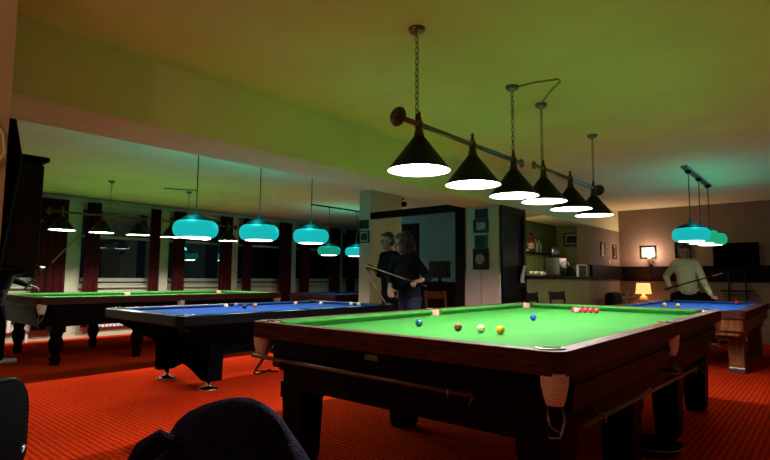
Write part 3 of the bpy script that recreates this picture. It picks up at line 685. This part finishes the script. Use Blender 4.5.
frame(.24,.28,'x',(-1.68,6.95,1.765),'left small framed picture on the tan side wall above the dark band','picturepale','black','pictures on the tan side wall')
frame(.22,.30,'x',(-1.68,7.68,1.745),'tall narrow framed picture on the side wall by the corner','picture','black','pictures on the tan side wall',mount='picturepale')
frame(.30,.26,'y',(-1.10,8.05,1.735),'small black-framed picture on the far wall lit by the sconce','picturepale')
frame(.30,.32,'y',(-.45,8.05,1.76),'dark framed picture on the far wall behind the head of the man')
frame(.42,.28,'y',(-2.28,7.0,2.0),'dark framed picture on the yellow wall behind the bar','picture','black',mount='picturepale')
frame(.40,.36,'y',(-2.28,7.0,1.66),'pale notice board with papers below the picture behind the bar','picturepale','ochre',name='notice_board')
props(MB().bbox(-.012,.012,-.03,.03,-.04,.04,.004).build('light_switch','white',None,(-1.68,7.35,1.53)),'small white switch above the dark band on the side wall','switch')
# towel on the dark panel
tw=MB(); v=[];f=[]
for i in range(9):
    for j in range(5):
        u=i/8; a=(j/4-.5); v.append((.02+.018*math.cos(j*2.1+u*2), a*(.10+.05*u)+.07*math.sin(u*2.2)*-1+.0, -.26*u))
for i in range(8):
    for j in range(4): q=i*5+j; f.append((q,q+1,q+6,q+5))
o=tw.add(v,f,0,True).build('towel','radiator',None,(-1.655,3.32,1.36)); md=o.modifiers.new('s','SOLIDIFY'); md.thickness=.008; applymods(o)
props(o,'small pale towel hanging on the dark panelled side of the column','towel')
# chairs by the bar
def chair(label,loc,rz,wood='darkwood',seat='redwood',group='wooden chairs by the bar',h=.98):
    t=thing('chair',label,'chair',loc,rz,group)
    MB().bbox(-.21,.21,-.21,.21,.43,.47,.012).build('seat',seat,t)
    for sx in(-1,1):
        MB().tube([(sx*.19,-.18,0),(sx*.18,-.18,.43)],[.016,.02],8).build('leg',wood,t)
        MB().tube([(sx*.20,.22,0),(sx*.19,.19,.45),(sx*.20,.25,h)],[.016,.02,.017],8).build('leg',wood,t)
    MB().bbox(-.20,.20,.225,.25,h-.13,h-.01,.01).bbox(-.19,.19,.205,.225,.62,.67,.008).build('backrest',wood,t)
    for sx in(-1,1): MB().tube([(sx*.185,-.18,.2),(sx*.195,.2,.2)],.009,6).build('stretcher',wood,t)
    return t
chair('dark wooden chair with its back to the bar counter, left one',(-1.15,3.05,0),PI*.5+.1)
chair('brown wooden chair to the right, in front of the bar counter',(-1.15,3.85,0),PI*.5-.15,'redwood')
# far right corner
st=thing('side_table','small dark side table under the glowing lamp in the far corner','table',(-1.12,7.75,0))
MB().lathe([(.22,.56),(.23,.575),(.22,.59),(.001,.59)],28).build('top','darkwood',st); MB().lathe([(.18,0),(.16,.03),(.035,.06),(.03,.3),(.04,.56)],16).build('stand','darkwood',st)
tl=thing('table_lamp','glowing orange table lamp on the side table below the sconce','lamp',(-1.14,7.72,.59))
MB().lathe([(.07,0),(.08,.02),(.05,.05),(.09,.13),(.07,.21),(.025,.25),(.02,.30)],20).build('base','ceramic',tl)
MB().lathe([(.15,.28),(.125,.50),(.120,.50),(.145,.28)],28,capb=False,capt=False).build('lamp_shade','lampshade',tl)
ld=bpy.data.lights.new('bulb_light','POINT'); ld.energy=14; ld.shadow_soft_size=.05; ld.color=(1,.36,.10); lo=bpy.data.objects.new('bulb_light',ld); COL.objects.link(lo); lo.parent=tl; lo.location=(0,0,.40)
sn=thing('wall_sconce','bright wall sconce on a curled bracket in front of the framed picture','lamp',(-1.05,8.05,1.44))
MB().lathe([(.04,0),(.04,-.015),(.001,-.016)],16,axis='y').tube([(0,-.01,0),(.01,-.07,-.06),(.0,-.12,-.02),(0,-.13,.08),(0,-.13,.16)],.008,8).tube([(0,-.05,-.05),(.04,-.06,-.10),(.03,-.07,-.15),(-.01,-.07,-.12)],.006,6).build('bracket','blackmatt',sn)
MB().ball((0,-.13,.21),.035,16,sc_=(1,1,1.3)).build('bulb','sconce',sn)
MB().lathe([(.02,.15),(.03,.17),(.028,.17)],14,(0,-.13,0),capb=False,capt=False).build('holder','brass',sn)
ld=bpy.data.lights.new('bulb_light','POINT'); ld.energy=16; ld.shadow_soft_size=.03; ld.color=(1,.76,.66); lo=bpy.data.objects.new('bulb_light',ld); COL.objects.link(lo); lo.parent=sn; lo.location=(0,-.2,.26)
def armchair(label,loc,rz,m='blackcloth'):
    t=thing('armchair',label,'armchair',loc,rz,'dark armchairs in the far corner')
    MB().bbox(-.38,.38,-.36,.30,.12,.42,.04).build('seat',m,t); MB().bbox(-.38,.38,.26,.44,.12,.92,.07).build('backrest',m,t)
    for s in(-1,1): MB().bbox(s*.40-.08,s*.40+.08,-.36,.40,.12,.62,.05).build('armrest',m,t)
    for sx in(-1,1):
        for sy in(-1,1): MB().lathe([(.02,0),(.03,.13)],10,(sx*.36,sy*.30,0)).build('leg','darkwood',t)
armchair('dark armchair against the side wall left of the glowing lamp',(-1.02,6.55,0),PI/2+.1)
armchair('dark armchair right of the glowing lamp, behind the blue table',(-.28,7.45,0),.0)
pl=thing('potted_plant','dark leafy potted plant beside the armchair left of the lamp','plant',(-1.36,7.25,0))
MB().lathe([(.10,0),(.13,.22),(.14,.24),(.12,.24),(.1,.2)],18,capt=True).build('pot','ceramic',pl)
lv=MB()
for k in range(46):
    a=random.random()*2*PI; r=.04+.13*random.random(); z=.5+.4*random.random(); L=.12
    c=Vector((r*math.cos(a),r*math.sin(a),z)); d=Vector((math.cos(a),math.sin(a),.4)).normalized(); s=d.cross(Vector((0,0,1))).normalized()
    lv.add([c-d*.02,c+s*.03+d*.05,c+d*L,c-s*.03+d*.05],[(0,1,2,3)])
    lv.tube([(0,0,.22),(c.x*.5,c.y*.5,z*.7),c],.003,4)
lv.build('foliage','plant',pl)
tv=thing('television','dark flat television on a thin stand against the far wall','television',(.48,7.7,0))
MB().bbox(-.36,.36,-.03,.03,1.42,1.86,.01).build('screen','blackbody',tv)
for s in(-1,1): MB().tube([(s*.12,0,1.45),(s*.16,-.0,.03)],.014,8).build('leg','blackmatt',tv)
MB().bbox(-.3,.3,-.2,.2,0,.03,.008).build('base','blackmatt',tv); MB().bbox(-.25,.25,-.15,.15,.95,.98,.008).build('shelf','blackmatt',tv)
# wooden upright beyond the right table
sr=thing('cue_rack','dark cue rack standing on the far wall at the right edge','cue rack',(1.45,7.9,0))
MB().bbox(-.3,.3,-.05,.12,.1,.16,.01).bbox(-.3,.3,.02,.12,1.5,1.56,.01).bbox(-.3,-.26,.0,.12,0,1.7,.01).bbox(.26,.3,0,.12,0,1.7,.01).build('rack','darkwood',sr)
# dim room behind the opening
dk=thing('desk','dark wooden desk in the dim room beyond the opening','desk',(-3.55,4.3,0))
MB().bbox(-1.0,.75,-.3,.35,1.04,1.09,.01).build('top','darkwood',dk); MB().box(-.95,.7,-.26,-.22,0,1.04).build('front_panel','darkwood',dk)
MB().box(-.95,-.9,-.22,.3,0,1.04).build('side_panel','darkwood',dk); MB().box(.65,.7,-.22,.3,0,1.04).build('side_panel','darkwood',dk)
mo=thing('monitor','dark monitor on the desk in the dim room','monitor',(-3.85,4.3,1.09))
MB().bbox(-.24,.24,-.02,.02,.08,.40,.008).build('screen','black',mo); MB().bbox(-.1,.1,-.08,.08,0,.015,.004).bbox(-.03,.03,-.0,.03,.0,.12,.004).build('stand','blackmatt',mo)
pp=thing('potted_plant','dark spiky potted plant on the desk beside the monitor','plant',(-3.35,4.35,1.09))
MB().lathe([(.06,0),(.08,.12),(.07,.12),(.06,.1)],14,capt=True).build('pot','blackmatt',pp)
lv=MB()
for k in range(40):
    a=random.random()*2*PI; r=.04+.16*random.random(); z=.18+.32*random.random()
    c=Vector((r*math.cos(a),r*math.sin(a),z)); d=Vector((math.cos(a),math.sin(a),.7)).normalized(); s=d.cross(Vector((0,0,1))).normalized()
    lv.add([c-d*.03,c+s*.02+d*.03,c+d*.10,c-s*.02+d*.03],[(0,1,2,3)]); lv.tube([(0,0,.1),(c.x*.5,c.y*.5,z*.7),c],.003,4)
lv.build('foliage','plant',pp)
chair('pale-backed wooden chair seen dimly at the desk beyond the opening',(-3.25,3.55,0),PI,'oak','oak','dim chair',.95)
props(MB().bbox(-.012,.012,-.012,.012,0,.62,.003).build('wall_strip','ochre',None,(-2.42,2.78,1.25)),'short vertical yellowish strip inside the right edge of the opening','strip')
spt=thing('ceiling_spotlight','small black unlit spotlight on the ceiling above the opening','spotlight',(-4.3,3.7,CE))
MB().lathe([(.05,0),(.05,-.02),(.001,-.021)],16).tube([(0,0,-.01),(0,0,-.08)],.01,8).build('mount','blackmatt',spt); MB().lathe([(.03,-.07),(.05,-.03),(.05,.07),(.04,.07),(.001,.0)],18,(.02,0,-.11),axis='x').build('housing','blackmatt',spt)

el=thing('post_fill_lamp','unseen warm bowl lamp added on the ceiling to light the pale post','lamp',(-.15,-4.5,CE))  # bowl lamp out of view, added to brighten the pale post
MB().lathe([(.10,-.01),(.14,-.05),(.12,-.10),(.001,-.12)],24).build('glass_bowl','ceramic',el); MB().lathe([(.12,0),(.12,-.012),(.001,-.012)],20).build('mount','steel',el)
ld=bpy.data.lights.new('bulb_light','POINT'); ld.energy=16; ld.shadow_soft_size=.06; ld.color=(1,.62,.36); lo=bpy.data.objects.new('bulb_light',ld); COL.objects.link(lo); lo.parent=el; lo.location=(0,0,-.2)
# left: wall cabinet, curtain, cable
cb=thing('wall_cabinet','dark red wooden cabinet hung high on the left wall beside the pale post','cabinet',(-3.05,-3.0,1.24))
MB().box(-.25,.25,0,.39,0,.80).build('body','redwood',cb); MB().bbox(-.29,.29,0,.43,.80,.84,.012).build('crown','darkwood',cb); MB().bbox(-.27,.27,0,.41,-.025,0,.008).build('plinth','darkwood',cb)
d=MB().bbox(-.23,.23,.39,.41,.02,.78,.006).build('door','redwood',cb); MB().ball((.19,.425,.35),.014,10).build('knob','brass',d)
o=MB().tube([(-1.008,-3.42,2.10),(-1.008,-3.33,1.92),(-1.005,-3.262,1.80),(-1.005,-3.252,1.72),(-1.008,-3.30,1.62),(-1.008,-3.40,1.57)],.005,6).build('wall_cable','white'); props(o,'thin pale cable looping on the pale post at the left edge','cable')
v=[];f=[];n=14; lev=((2.6,-2.96),(2.25,-2.93),(1.95,-2.87),(1.2,-2.95),(.1,-2.96))
for k in range(n+1):
    u=k/n; x=-2.28-.30*u
    for z,y in lev: v.append((x,y-.02+.018*math.sin(k*1.7),z))
nl=len(lev)
for k in range(n):
    for q in range(nl-1): f.append((nl*k+q,nl*k+nl+q,nl*k+nl+q+1,nl*k+q+1))
o=MB().add(v,f,0,True).build('curtain','blackcloth'); md=o.modifiers.new('s','SOLIDIFY'); md.thickness=.01; applymods(o); props(o,'black curtain between the pale post and the hung cabinet','curtain')

# things under the front table
ty=thing('tray','dark round tray with a pale rim on the carpet under the front table','tray',(.80,.10,0))
MB().lathe([(.16,0),(.20,.05),(.21,.055),(.19,.05),(.15,.012),(.001,.012)],32).build('dish','blackmatt',ty); MB().tube([(.207*math.cos(a/32*2*PI),.207*math.sin(a/32*2*PI),.056) for a in range(32)],.005,6,closed=True).build('rim','steel',ty)
bxx=thing('storage_box','small teal box on the carpet far under the front table','box',(.30,1.25,0))
MB().bbox(-.14,.14,-.10,.10,0,.10,.01).build('body','teal',bxx); MB().bbox(-.15,.15,-.11,.11,.10,.12,.006).build('lid','teal',bxx)

# ------------------------------------------------------------------ foreground chairs and coat
c1=thing('lounge_chair','black round-backed chair with a metal rim at the lower left edge','chair',(-.18,-3.46,0),-.85)
def roundback(t,W,H0,H1,m,rimm):
    v=[];f=[];n=28; P=[]
    for k in range(n):
        a=2*PI*k/n; c,s=math.cos(a),math.sin(a); ex=.62
        x=W*math.copysign(abs(c)**ex,c); z=(H0+H1)/2+(H1-H0)/2*math.copysign(abs(s)**ex,s); P.append((x*(.8 if s<-.3 else 1),z))
    for yk,sc_ in((0,.93),(.012,1.0),(.05,1.0),(.065,.93)):
        cz=(H0+H1)/2
        for x,z in P: v.append((x*sc_, yk-.25*(x/W)**2*.18, cz+(z-cz)*sc_))
    for r_ in range(3):
        for k in range(n): f.append((r_*n+k,r_*n+(k+1)%n,(r_+1)*n+(k+1)%n,(r_+1)*n+k))
    f+=[tuple(range(n))[::-1],tuple(range(3*n,4*n))]
    MB().add(v,f,0,True).build('backrest',m,t)
    MB().tube([(x*1.015,.03-.25*(x/W)**2*.18,(H0+H1)/2+(z-(H0+H1)/2)*1.02) for x,z in P],.009,8,closed=True).build('rim',rimm,t)
    MB().bbox(-.23,.23,-.46,.0,.42,.50,.03).build('seat',m,t)
    for sx in(-1,1):
        MB().tube([(sx*.2,-.42,0),(sx*.19,-.40,.43)],.013,8).build('leg','steel',t); MB().tube([(sx*.2,.06,0),(sx*.19,-.02,.45),(sx*.18,.03,.6)],.013,8).build('leg','steel',t)
roundback(c1,.24,.44,.83,'loungeblack','black')
c2=thing('lounge_chair','dark chair hidden under the navy coat in the foreground','chair',(.80,-3.22,0),.75)
roundback(c2,.17,.46,.76,'loungeblack','blackmatt')
# coat draped over the chair back: closed lumpy cloth volume
import mathutils.noise as mn
v=[];f=[];nu=48;nv=18
for j in range(nv+1):
    w_=j/nv                                   # 0 top ridge -> 1 hem
    for i in range(nu):
        a=2*PI*i/nu; c,s=math.cos(a),math.sin(a)
        rx=.035+.185*min(1,(w_*2.6)**.42); ry=.015+.085*min(1,(w_*2.2)**.5)+.05*w_
        x=c*rx*(1+.02*w_)*(.90 if c<0 else 1.0); y=s*ry
        top=.055*(1-((x+.02)/.32)**2)+(.012 if x>.12 else 0)
        z=.845+top-w_*.50*(1 if w_>.02 else 1)-.12*max(0,abs(x)/.26-.35)**1.5*(1-w_)
        nn=mn.noise(Vector((x*7,y*9+w_*2,w_*5)))*.018+mn.noise(Vector((x*18,y*20,w_*12)))*.006
        v.append((x+nn*c,.03+y+nn*s+.012*math.sin(c*9+w_*3)*w_,z+nn*.6))
for j in range(nv):
    for i in range(nu): f.append((j*nu+i,j*nu+(i+1)%nu,(j+1)*nu+(i+1)%nu,(j+1)*nu+i))
f.append(tuple(range(nu))); 
coat=thing('coat','navy wool coat slumped over the chair back in the foreground','coat',(.80,-3.22,0),.75)
cm_=MB().add(v,f,0,True).build('coat_body','navy',coat)
md=cm_.modifiers.new('s','SUBSURF'); md.levels=1; applymods(cm_)
ct=MB().tube([(-.178,-.035,.735),(-.165,-.05,.785),(-.145,-.06,.812),(-.115,-.055,.835),(-.09,-.04,.825)],[.010,.022,.026,.022,.010],10).build('collar','navy',coat)

# ------------------------------------------------------------------ people
def rem(mb,name,m,parent,vox=.009,sm=3):
    o=mb.build(name,m,None); md=o.modifiers.new('r','REMESH'); md.mode='VOXEL'; md.voxel_size=vox; md.use_smooth_shade=True
    s=o.modifiers.new('s','SMOOTH'); s.iterations=sm; s.factor=.5; applymods(o)
    for p in o.data.polygons: p.use_smooth=True
    if not o.data.materials: o.data.materials.append(M[m])
    o.parent=parent; return o
def V(*a): return Vector(a)
def head(mb,c,fwd,tilt=0,s=1.0):
    """ellipsoid skull, jaw, nose, ears, brow; fwd = unit facing direction"""
    f=Vector(fwd).normalized(); r=f.cross(V(0,0,1)).normalized(); u=r.cross(f)
    P=lambda a,b,d:Vector(c)+r*a*s+f*b*s+u*d*s
    mb.ball(P(0,-.012,.035),.088*s,18,sc_=(1,1,1.08)); mb.ball(P(0,.02,-.03),.066*s,16,sc_=(1,1,1.2)); mb.ball(P(0,.045,-.085),.034*s,12)
    mb.capsule(P(0,.088,.012),P(0,.104,-.022),.009*s,.015*s,8); mb.capsule(P(-.03,.078,.026),P(.03,.078,.026),.014*s,.014*s,8)
    mb.capsule(P(-.018,.084,-.055),P(.018,.084,-.055),.009*s,.009*s,8)
    for e in(-1,1): mb.capsule(P(e*.086,-.008,.02),P(e*.084,-.004,-.02),.014*s,.010*s,8); mb.ball(P(e*.045,.05,-.02),.03*s,10)
    return P
def hand(mb,w,d,palm,curl=.6,side=1,s=1.0,spread=.25):
    """w wrist, d direction of the hand, palm = palm normal"""
    d=Vector(d).normalized(); p=Vector(palm); p=(p-d*p.dot(d)).normalized(); t=d.cross(p)*side; w=Vector(w)
    for k in(-1,-.33,.33,1): mb.capsule(w+t*k*.020*s,w+d*.085*s+t*k*.032*s,.015*s,.013*s,8)
    for k,L in((1,.072),(.33,.082),(-.33,.077),(-1,.06)):
        q=w+d*.088*s+t*k*.033*s; dd=(d+t*k*spread*.3).normalized()
        q1=q+(dd*math.cos(curl*.5)+p*math.sin(curl*.5))*L*.45*s; q2=q1+(dd*math.cos(curl*1.3)+p*math.sin(curl*1.3))*L*.32*s; q3=q2+(dd*math.cos(curl*2)+p*math.sin(curl*2))*L*.26*s
        mb.capsule(q,q1,.0095*s,.0088*s,8); mb.capsule(q1,q2,.0088*s,.008*s,8); mb.capsule(q2,q3,.008*s,.007*s,8)
    q=w+d*.025*s+t*.028*s; a=q+(d*.6+t*.75+p*.25).normalized()*.040*s; b=a+(d*.85+t*.3+p*.4*max(.3,curl)).normalized()*.034*s
    mb.capsule(q,a,.014*s,.011*s,8); mb.capsule(a,b,.011*s,.008*s,8)
def person(label,J,facing,look,cloth,trouser,hair,hairstyle,hands,lean=0,h=1.7,belt=False,shoes='blackmatt',rolled=0,skin='skin'):
    """J: dict of joints in world space"""
    base=(J['pel'][0],J['pel'][1],0); t=thing('person',label,'person',base)
    off=-Vector(base); j={k:Vector(v)+off for k,v in J.items()}
    F=Vector(facing).normalized(); S=F.cross(V(0,0,1)).normalized()
    k=h/1.75
    B=MB()
    # torso
    B.capsule(j['pel']-S*.07*k,j['pel']+S*.07*k,.105*k,.105*k); B.capsule(j['pel'],j['chest'],.115*k,.125*k)
    B.capsule(j['chest']-S*.07*k,j['chest']+S*.07*k,.115*k,.115*k); B.capsule(j['shl'],j['shr'],.06*k,.06*k); B.capsule(j['chest'],j['neck'],.09*k,.055*k)
    B.capsule(j['neck'],j['head']-V(0,0,.04),.052*k,.05*k)
    for s in 'lr':
        B.capsule(j['sh'+s],j['el'+s],.052*k,.040*k,12); B.capsule(j['el'+s],j['wr'+s],.038*k,.026*k,12)
        B.capsule(j['hip'+s],j['kn'+s],.082*k,.055*k); B.capsule(j['kn'+s],j['an'+s],.052*k,.036*k)
        B.capsule(j['an'+s]-V(0,0,.03),j['an'+s]+F*.15*k-V(0,0,.05),.034*k,.026*k,10)
    P=head(B,j['head'],look,s=k)
    for s,(d,p,c) in hands.items(): hand(B,j['wr'+s],d,p,c,1 if s=='l' else -1,k)
    body=rem(B,'body',skin,t,.0075,2); body['label']='skin of face and hands'
    # top
    T=MB(); q=.014
    T.capsule(j['pel']+V(0,0,-.02)-S*.06*k,j['pel']+V(0,0,-.02)+S*.06*k,.112*k+q,.112*k+q); T.capsule(j['pel']-S*.03,j['chest']-S*.03,.118*k+q,.13*k+q); T.capsule(j['pel']+S*.03,j['chest']+S*.03,.118*k+q,.13*k+q)
    T.capsule(j['chest']-S*.07*k,j['chest']+S*.07*k,.117*k+q,.117*k+q); T.capsule(j['shl'],j['shr'],.062*k+q,.062*k+q); T.capsule(j['chest'],j['neck']-V(0,0,.01),.09*k+q,.058*k+q*.6)
    for s in 'lr':
        e=j['wr'+s]+(j['el'+s]-j['wr'+s])*(.10+rolled)
        T.capsule(j['sh'+s],j['el'+s],.055*k+q,.044*k+q,12); T.capsule(j['el'+s],e,.043*k+q,.030*k+q*.7,12)
    rem(T,'top',cloth,t,.010,3)
    Q=MB(); q=.014
    Q.capsule(j['pel']-V(0,0,.04)-S*.07*k,j['pel']-V(0,0,.04)+S*.07*k,.107*k+q,.107*k+q)
    for s in 'lr':
        Q.capsule(j['hip'+s],j['kn'+s],.085*k+q,.058*k+q); Q.capsule(j['kn'+s],j['an'+s],.056*k+q,.045*k+q)
    rem(Q,'trousers',trouser,t,.011,2)
    for s in 'lr':
        Z=MB(); a=j['an'+s]; Z.capsule(V(a.x,a.y,.045),V(a.x,a.y,.04)+F*.17*k,.042,.034,10); rem(Z,'shoe',shoes,t,.008,1)
    # eyes
    E=MB()
    for e in(-1,1): MB().ball(P(e*.031,.079,.008),.0125*k,10).build('eye','eye',t)
    # hair
    Hh=MB(); c=j['head']
    if hairstyle=='curly':
        rnd=random.Random(3)
        Hh.ball(P(0,-.035,.06),.100*k,16); Hh.ball(P(0,-.05,-.03),.095*k,14)
        for i in range(130):
            a=rnd.uniform(-2.35,2.35); zz=rnd.uniform(-.13,.12); rr=.125 if zz>-.02 else .14
            rr*=math.sqrt(max(.2,1-(max(0,zz-.02)/.13)**2))
            Hh.ball(P(math.sin(a)*rr,-.03-math.cos(a)*rr*.85,zz+.02),rnd.uniform(.026,.044)*k,8)
        rem(Hh,'hair',hair,t,.008,0)
    else:
        Hh.ball(P(0,-.030,.050),.093*k,16,sc_=(1,1,1.05)); Hh.ball(P(0,-.05,0),.082*k,14)
        Hh.capsule(P(-.05,.045,.098),P(.05,.045,.098),.022*k,.022*k,8)
        rem(Hh,'hair',hair,t,.010,1)
    if belt: pass
    return t
def normal_legs(pel,F,h=1.7,st=.11,step=0):
    F=Vector(F).normalized(); S=F.cross(V(0,0,1)).normalized(); p=Vector(pel); d={}
    for s,sg in(('l',-1),('r',1)):
        d['hip'+s]=p+S*sg*.085-V(0,0,.05); kx=p+S*sg*st; d['kn'+s]=V(kx.x,kx.y,.27*h)+F*(.03+sg*step*.5); d['an'+s]=V(kx.x,kx.y,.085)+F*sg*step
    return d
# woman with curly hair, turned towards the camera and looking down to the left
F=V(-.2,-1,0); pel=V(-2.32,1.42,.93)
J=dict(pel=pel,chest=pel+V(-.01,-.04,.33),neck=pel+V(-.02,-.07,.52),head=pel+V(-.04,-.11,.665))
J['shl']=J['neck']+V(-.165,.0,-.06); J['shr']=J['neck']+V(.165,-.02,-.06)
J['wrl']=V(-2.40,1.12,1.03); J['ell']=V(-2.55,1.30,1.16)
J['wrr']=V(-2.00,1.20,1.13); J['elr']=V(-2.02,1.42,1.17)
J.update(normal_legs(pel,F,1.66))
person('woman with curly brown hair in black top and jeans, holding a cue across her body',J,F,V(-.65,-.9,-.2),'blackcloth','jeans','hairbrown','curly',{'l':((.5,-.45,-.5),(0,.4,-.8),.3),'r':((-.25,-.8,-.25),(-.3,.1,-1),1.3)},h=1.66,rolled=.35)
rod('cue',(-1.85,1.14,1.065),(-2.85,1.12,1.335),.013,.006,'stick','cue held slanting across the body of the curly-haired woman','cue',butt=.3,group='wooden cues')
# person behind her
F=V(-.35,-.9,0); S=F.normalized().cross(V(0,0,1)).normalized(); pel=V(-3.22,2.12,.98)
J=dict(pel=pel,chest=pel+V(0,-.02,.36),neck=pel+V(-.01,-.03,.56),head=pel+V(-.03,-.07,.73))
J['shl']=J['neck']-S*.18-V(0,0,.05); J['shr']=J['neck']+S*.18-V(0,0,.05)
a,b=sorted(('shl','shr'),key=lambda q:J[q].x)
J['wr'+a[-1]]=V(-3.33,1.83,1.30); J['el'+a[-1]]=J[a]+V(-.06,-.04,-.27)
J['wr'+b[-1]]=V(-2.95,2.0,1.02); J['el'+b[-1]]=J[b]+V(.06,.04,-.30)
J.update(normal_legs(pel,F,1.78))
person('person in a dark top behind the curly-haired woman, bare arm holding a cue upright',J,F,V(-.3,-.95,-.1),'blackcloth','blackcloth','hairdark','short',{a[-1]:((-.25,-.5,.2),(.8,-.3,0),1.1),b[-1]:((0,-.2,-1),(-1,0,0),.5)},h=1.78,rolled=.55)
rod('cue',(-3.44,1.72,1.37),(-2.83,1.55,.80),.007,.012,'stick','cue standing between the pillar and the woman, butt on the table end','cue',group='wooden cues')
# man in the pale sweater
F=V(.25,-1,0); S=F.normalized().cross(V(0,0,1)).normalized(); pel=V(-.17,6.86,.97)
J=dict(pel=pel,chest=pel+V(.0,-.06,.36),neck=pel+V(.0,-.10,.56),head=pel+V(.0,-.16,.70))
J['shl']=J['neck']-S*.165-V(0,0,.085); J['shr']=J['neck']+S*.165-V(0,0,.085)
a,b=sorted(('shl','shr'),key=lambda q:J[q].x)
J['wr'+b[-1]]=V(.25,6.44,.90); J['el'+b[-1]]=V(.11,6.66,1.13)
J['wr'+a[-1]]=V(-.42,6.62,1.03); J['el'+a[-1]]=V(-.52,6.85,1.22)
J.update(normal_legs(pel,F,1.80))
person('man in a pale cream sweater bending over the right blue table with a cue',J,F,V(.25,-1,-.35),'sweater','blackcloth','hairdark','short',{b[-1]:((.45,-.85,-.15),(0,-.1,-1),.45),a[-1]:((.5,-.7,-.1),(.3,.3,-1),1.4)},h=1.80)
rod('cue',(-.48,6.50,.99),(.44,6.28,1.275),.013,.006,'stick','cue held by the man in the cream sweater at the right table','cue',butt=.85,group='wooden cues')
# person at the far left, mostly hidden by the post and the cabinet
F=V(.25,1,0); S=F.normalized().cross(V(0,0,1)).normalized(); pel=V(-6.62,-2.0,.95)
J=dict(pel=pel,chest=pel+V(.03,.10,.34),neck=pel+V(.05,.16,.52),head=pel+V(.07,.24,.66))
J['shl']=J['neck']-S*.18-V(0,0,.05); J['shr']=J['neck']+S*.18-V(0,0,.05)
a,b=sorted(('shl','shr'),key=lambda q:J[q].x)
J['wr'+b[-1]]=V(-6.16,-1.68,1.27); J['el'+b[-1]]=V(-6.30,-1.90,1.22)
J['wr'+a[-1]]=V(-6.72,-1.60,1.02); J['el'+a[-1]]=V(-6.86,-1.88,1.15)
J.update(normal_legs(pel,F,1.74,step=.08))
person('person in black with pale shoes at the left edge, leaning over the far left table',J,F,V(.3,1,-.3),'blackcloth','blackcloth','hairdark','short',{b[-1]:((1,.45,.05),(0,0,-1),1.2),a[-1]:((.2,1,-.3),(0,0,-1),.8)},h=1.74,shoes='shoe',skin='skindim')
rod('cue',(-6.52,-1.70,.98),(-5.16,-1.50,1.69),.013,.007,'stick','cue raised diagonally below the hung cabinet at the left edge','cue',butt=.5,group='wooden cues')
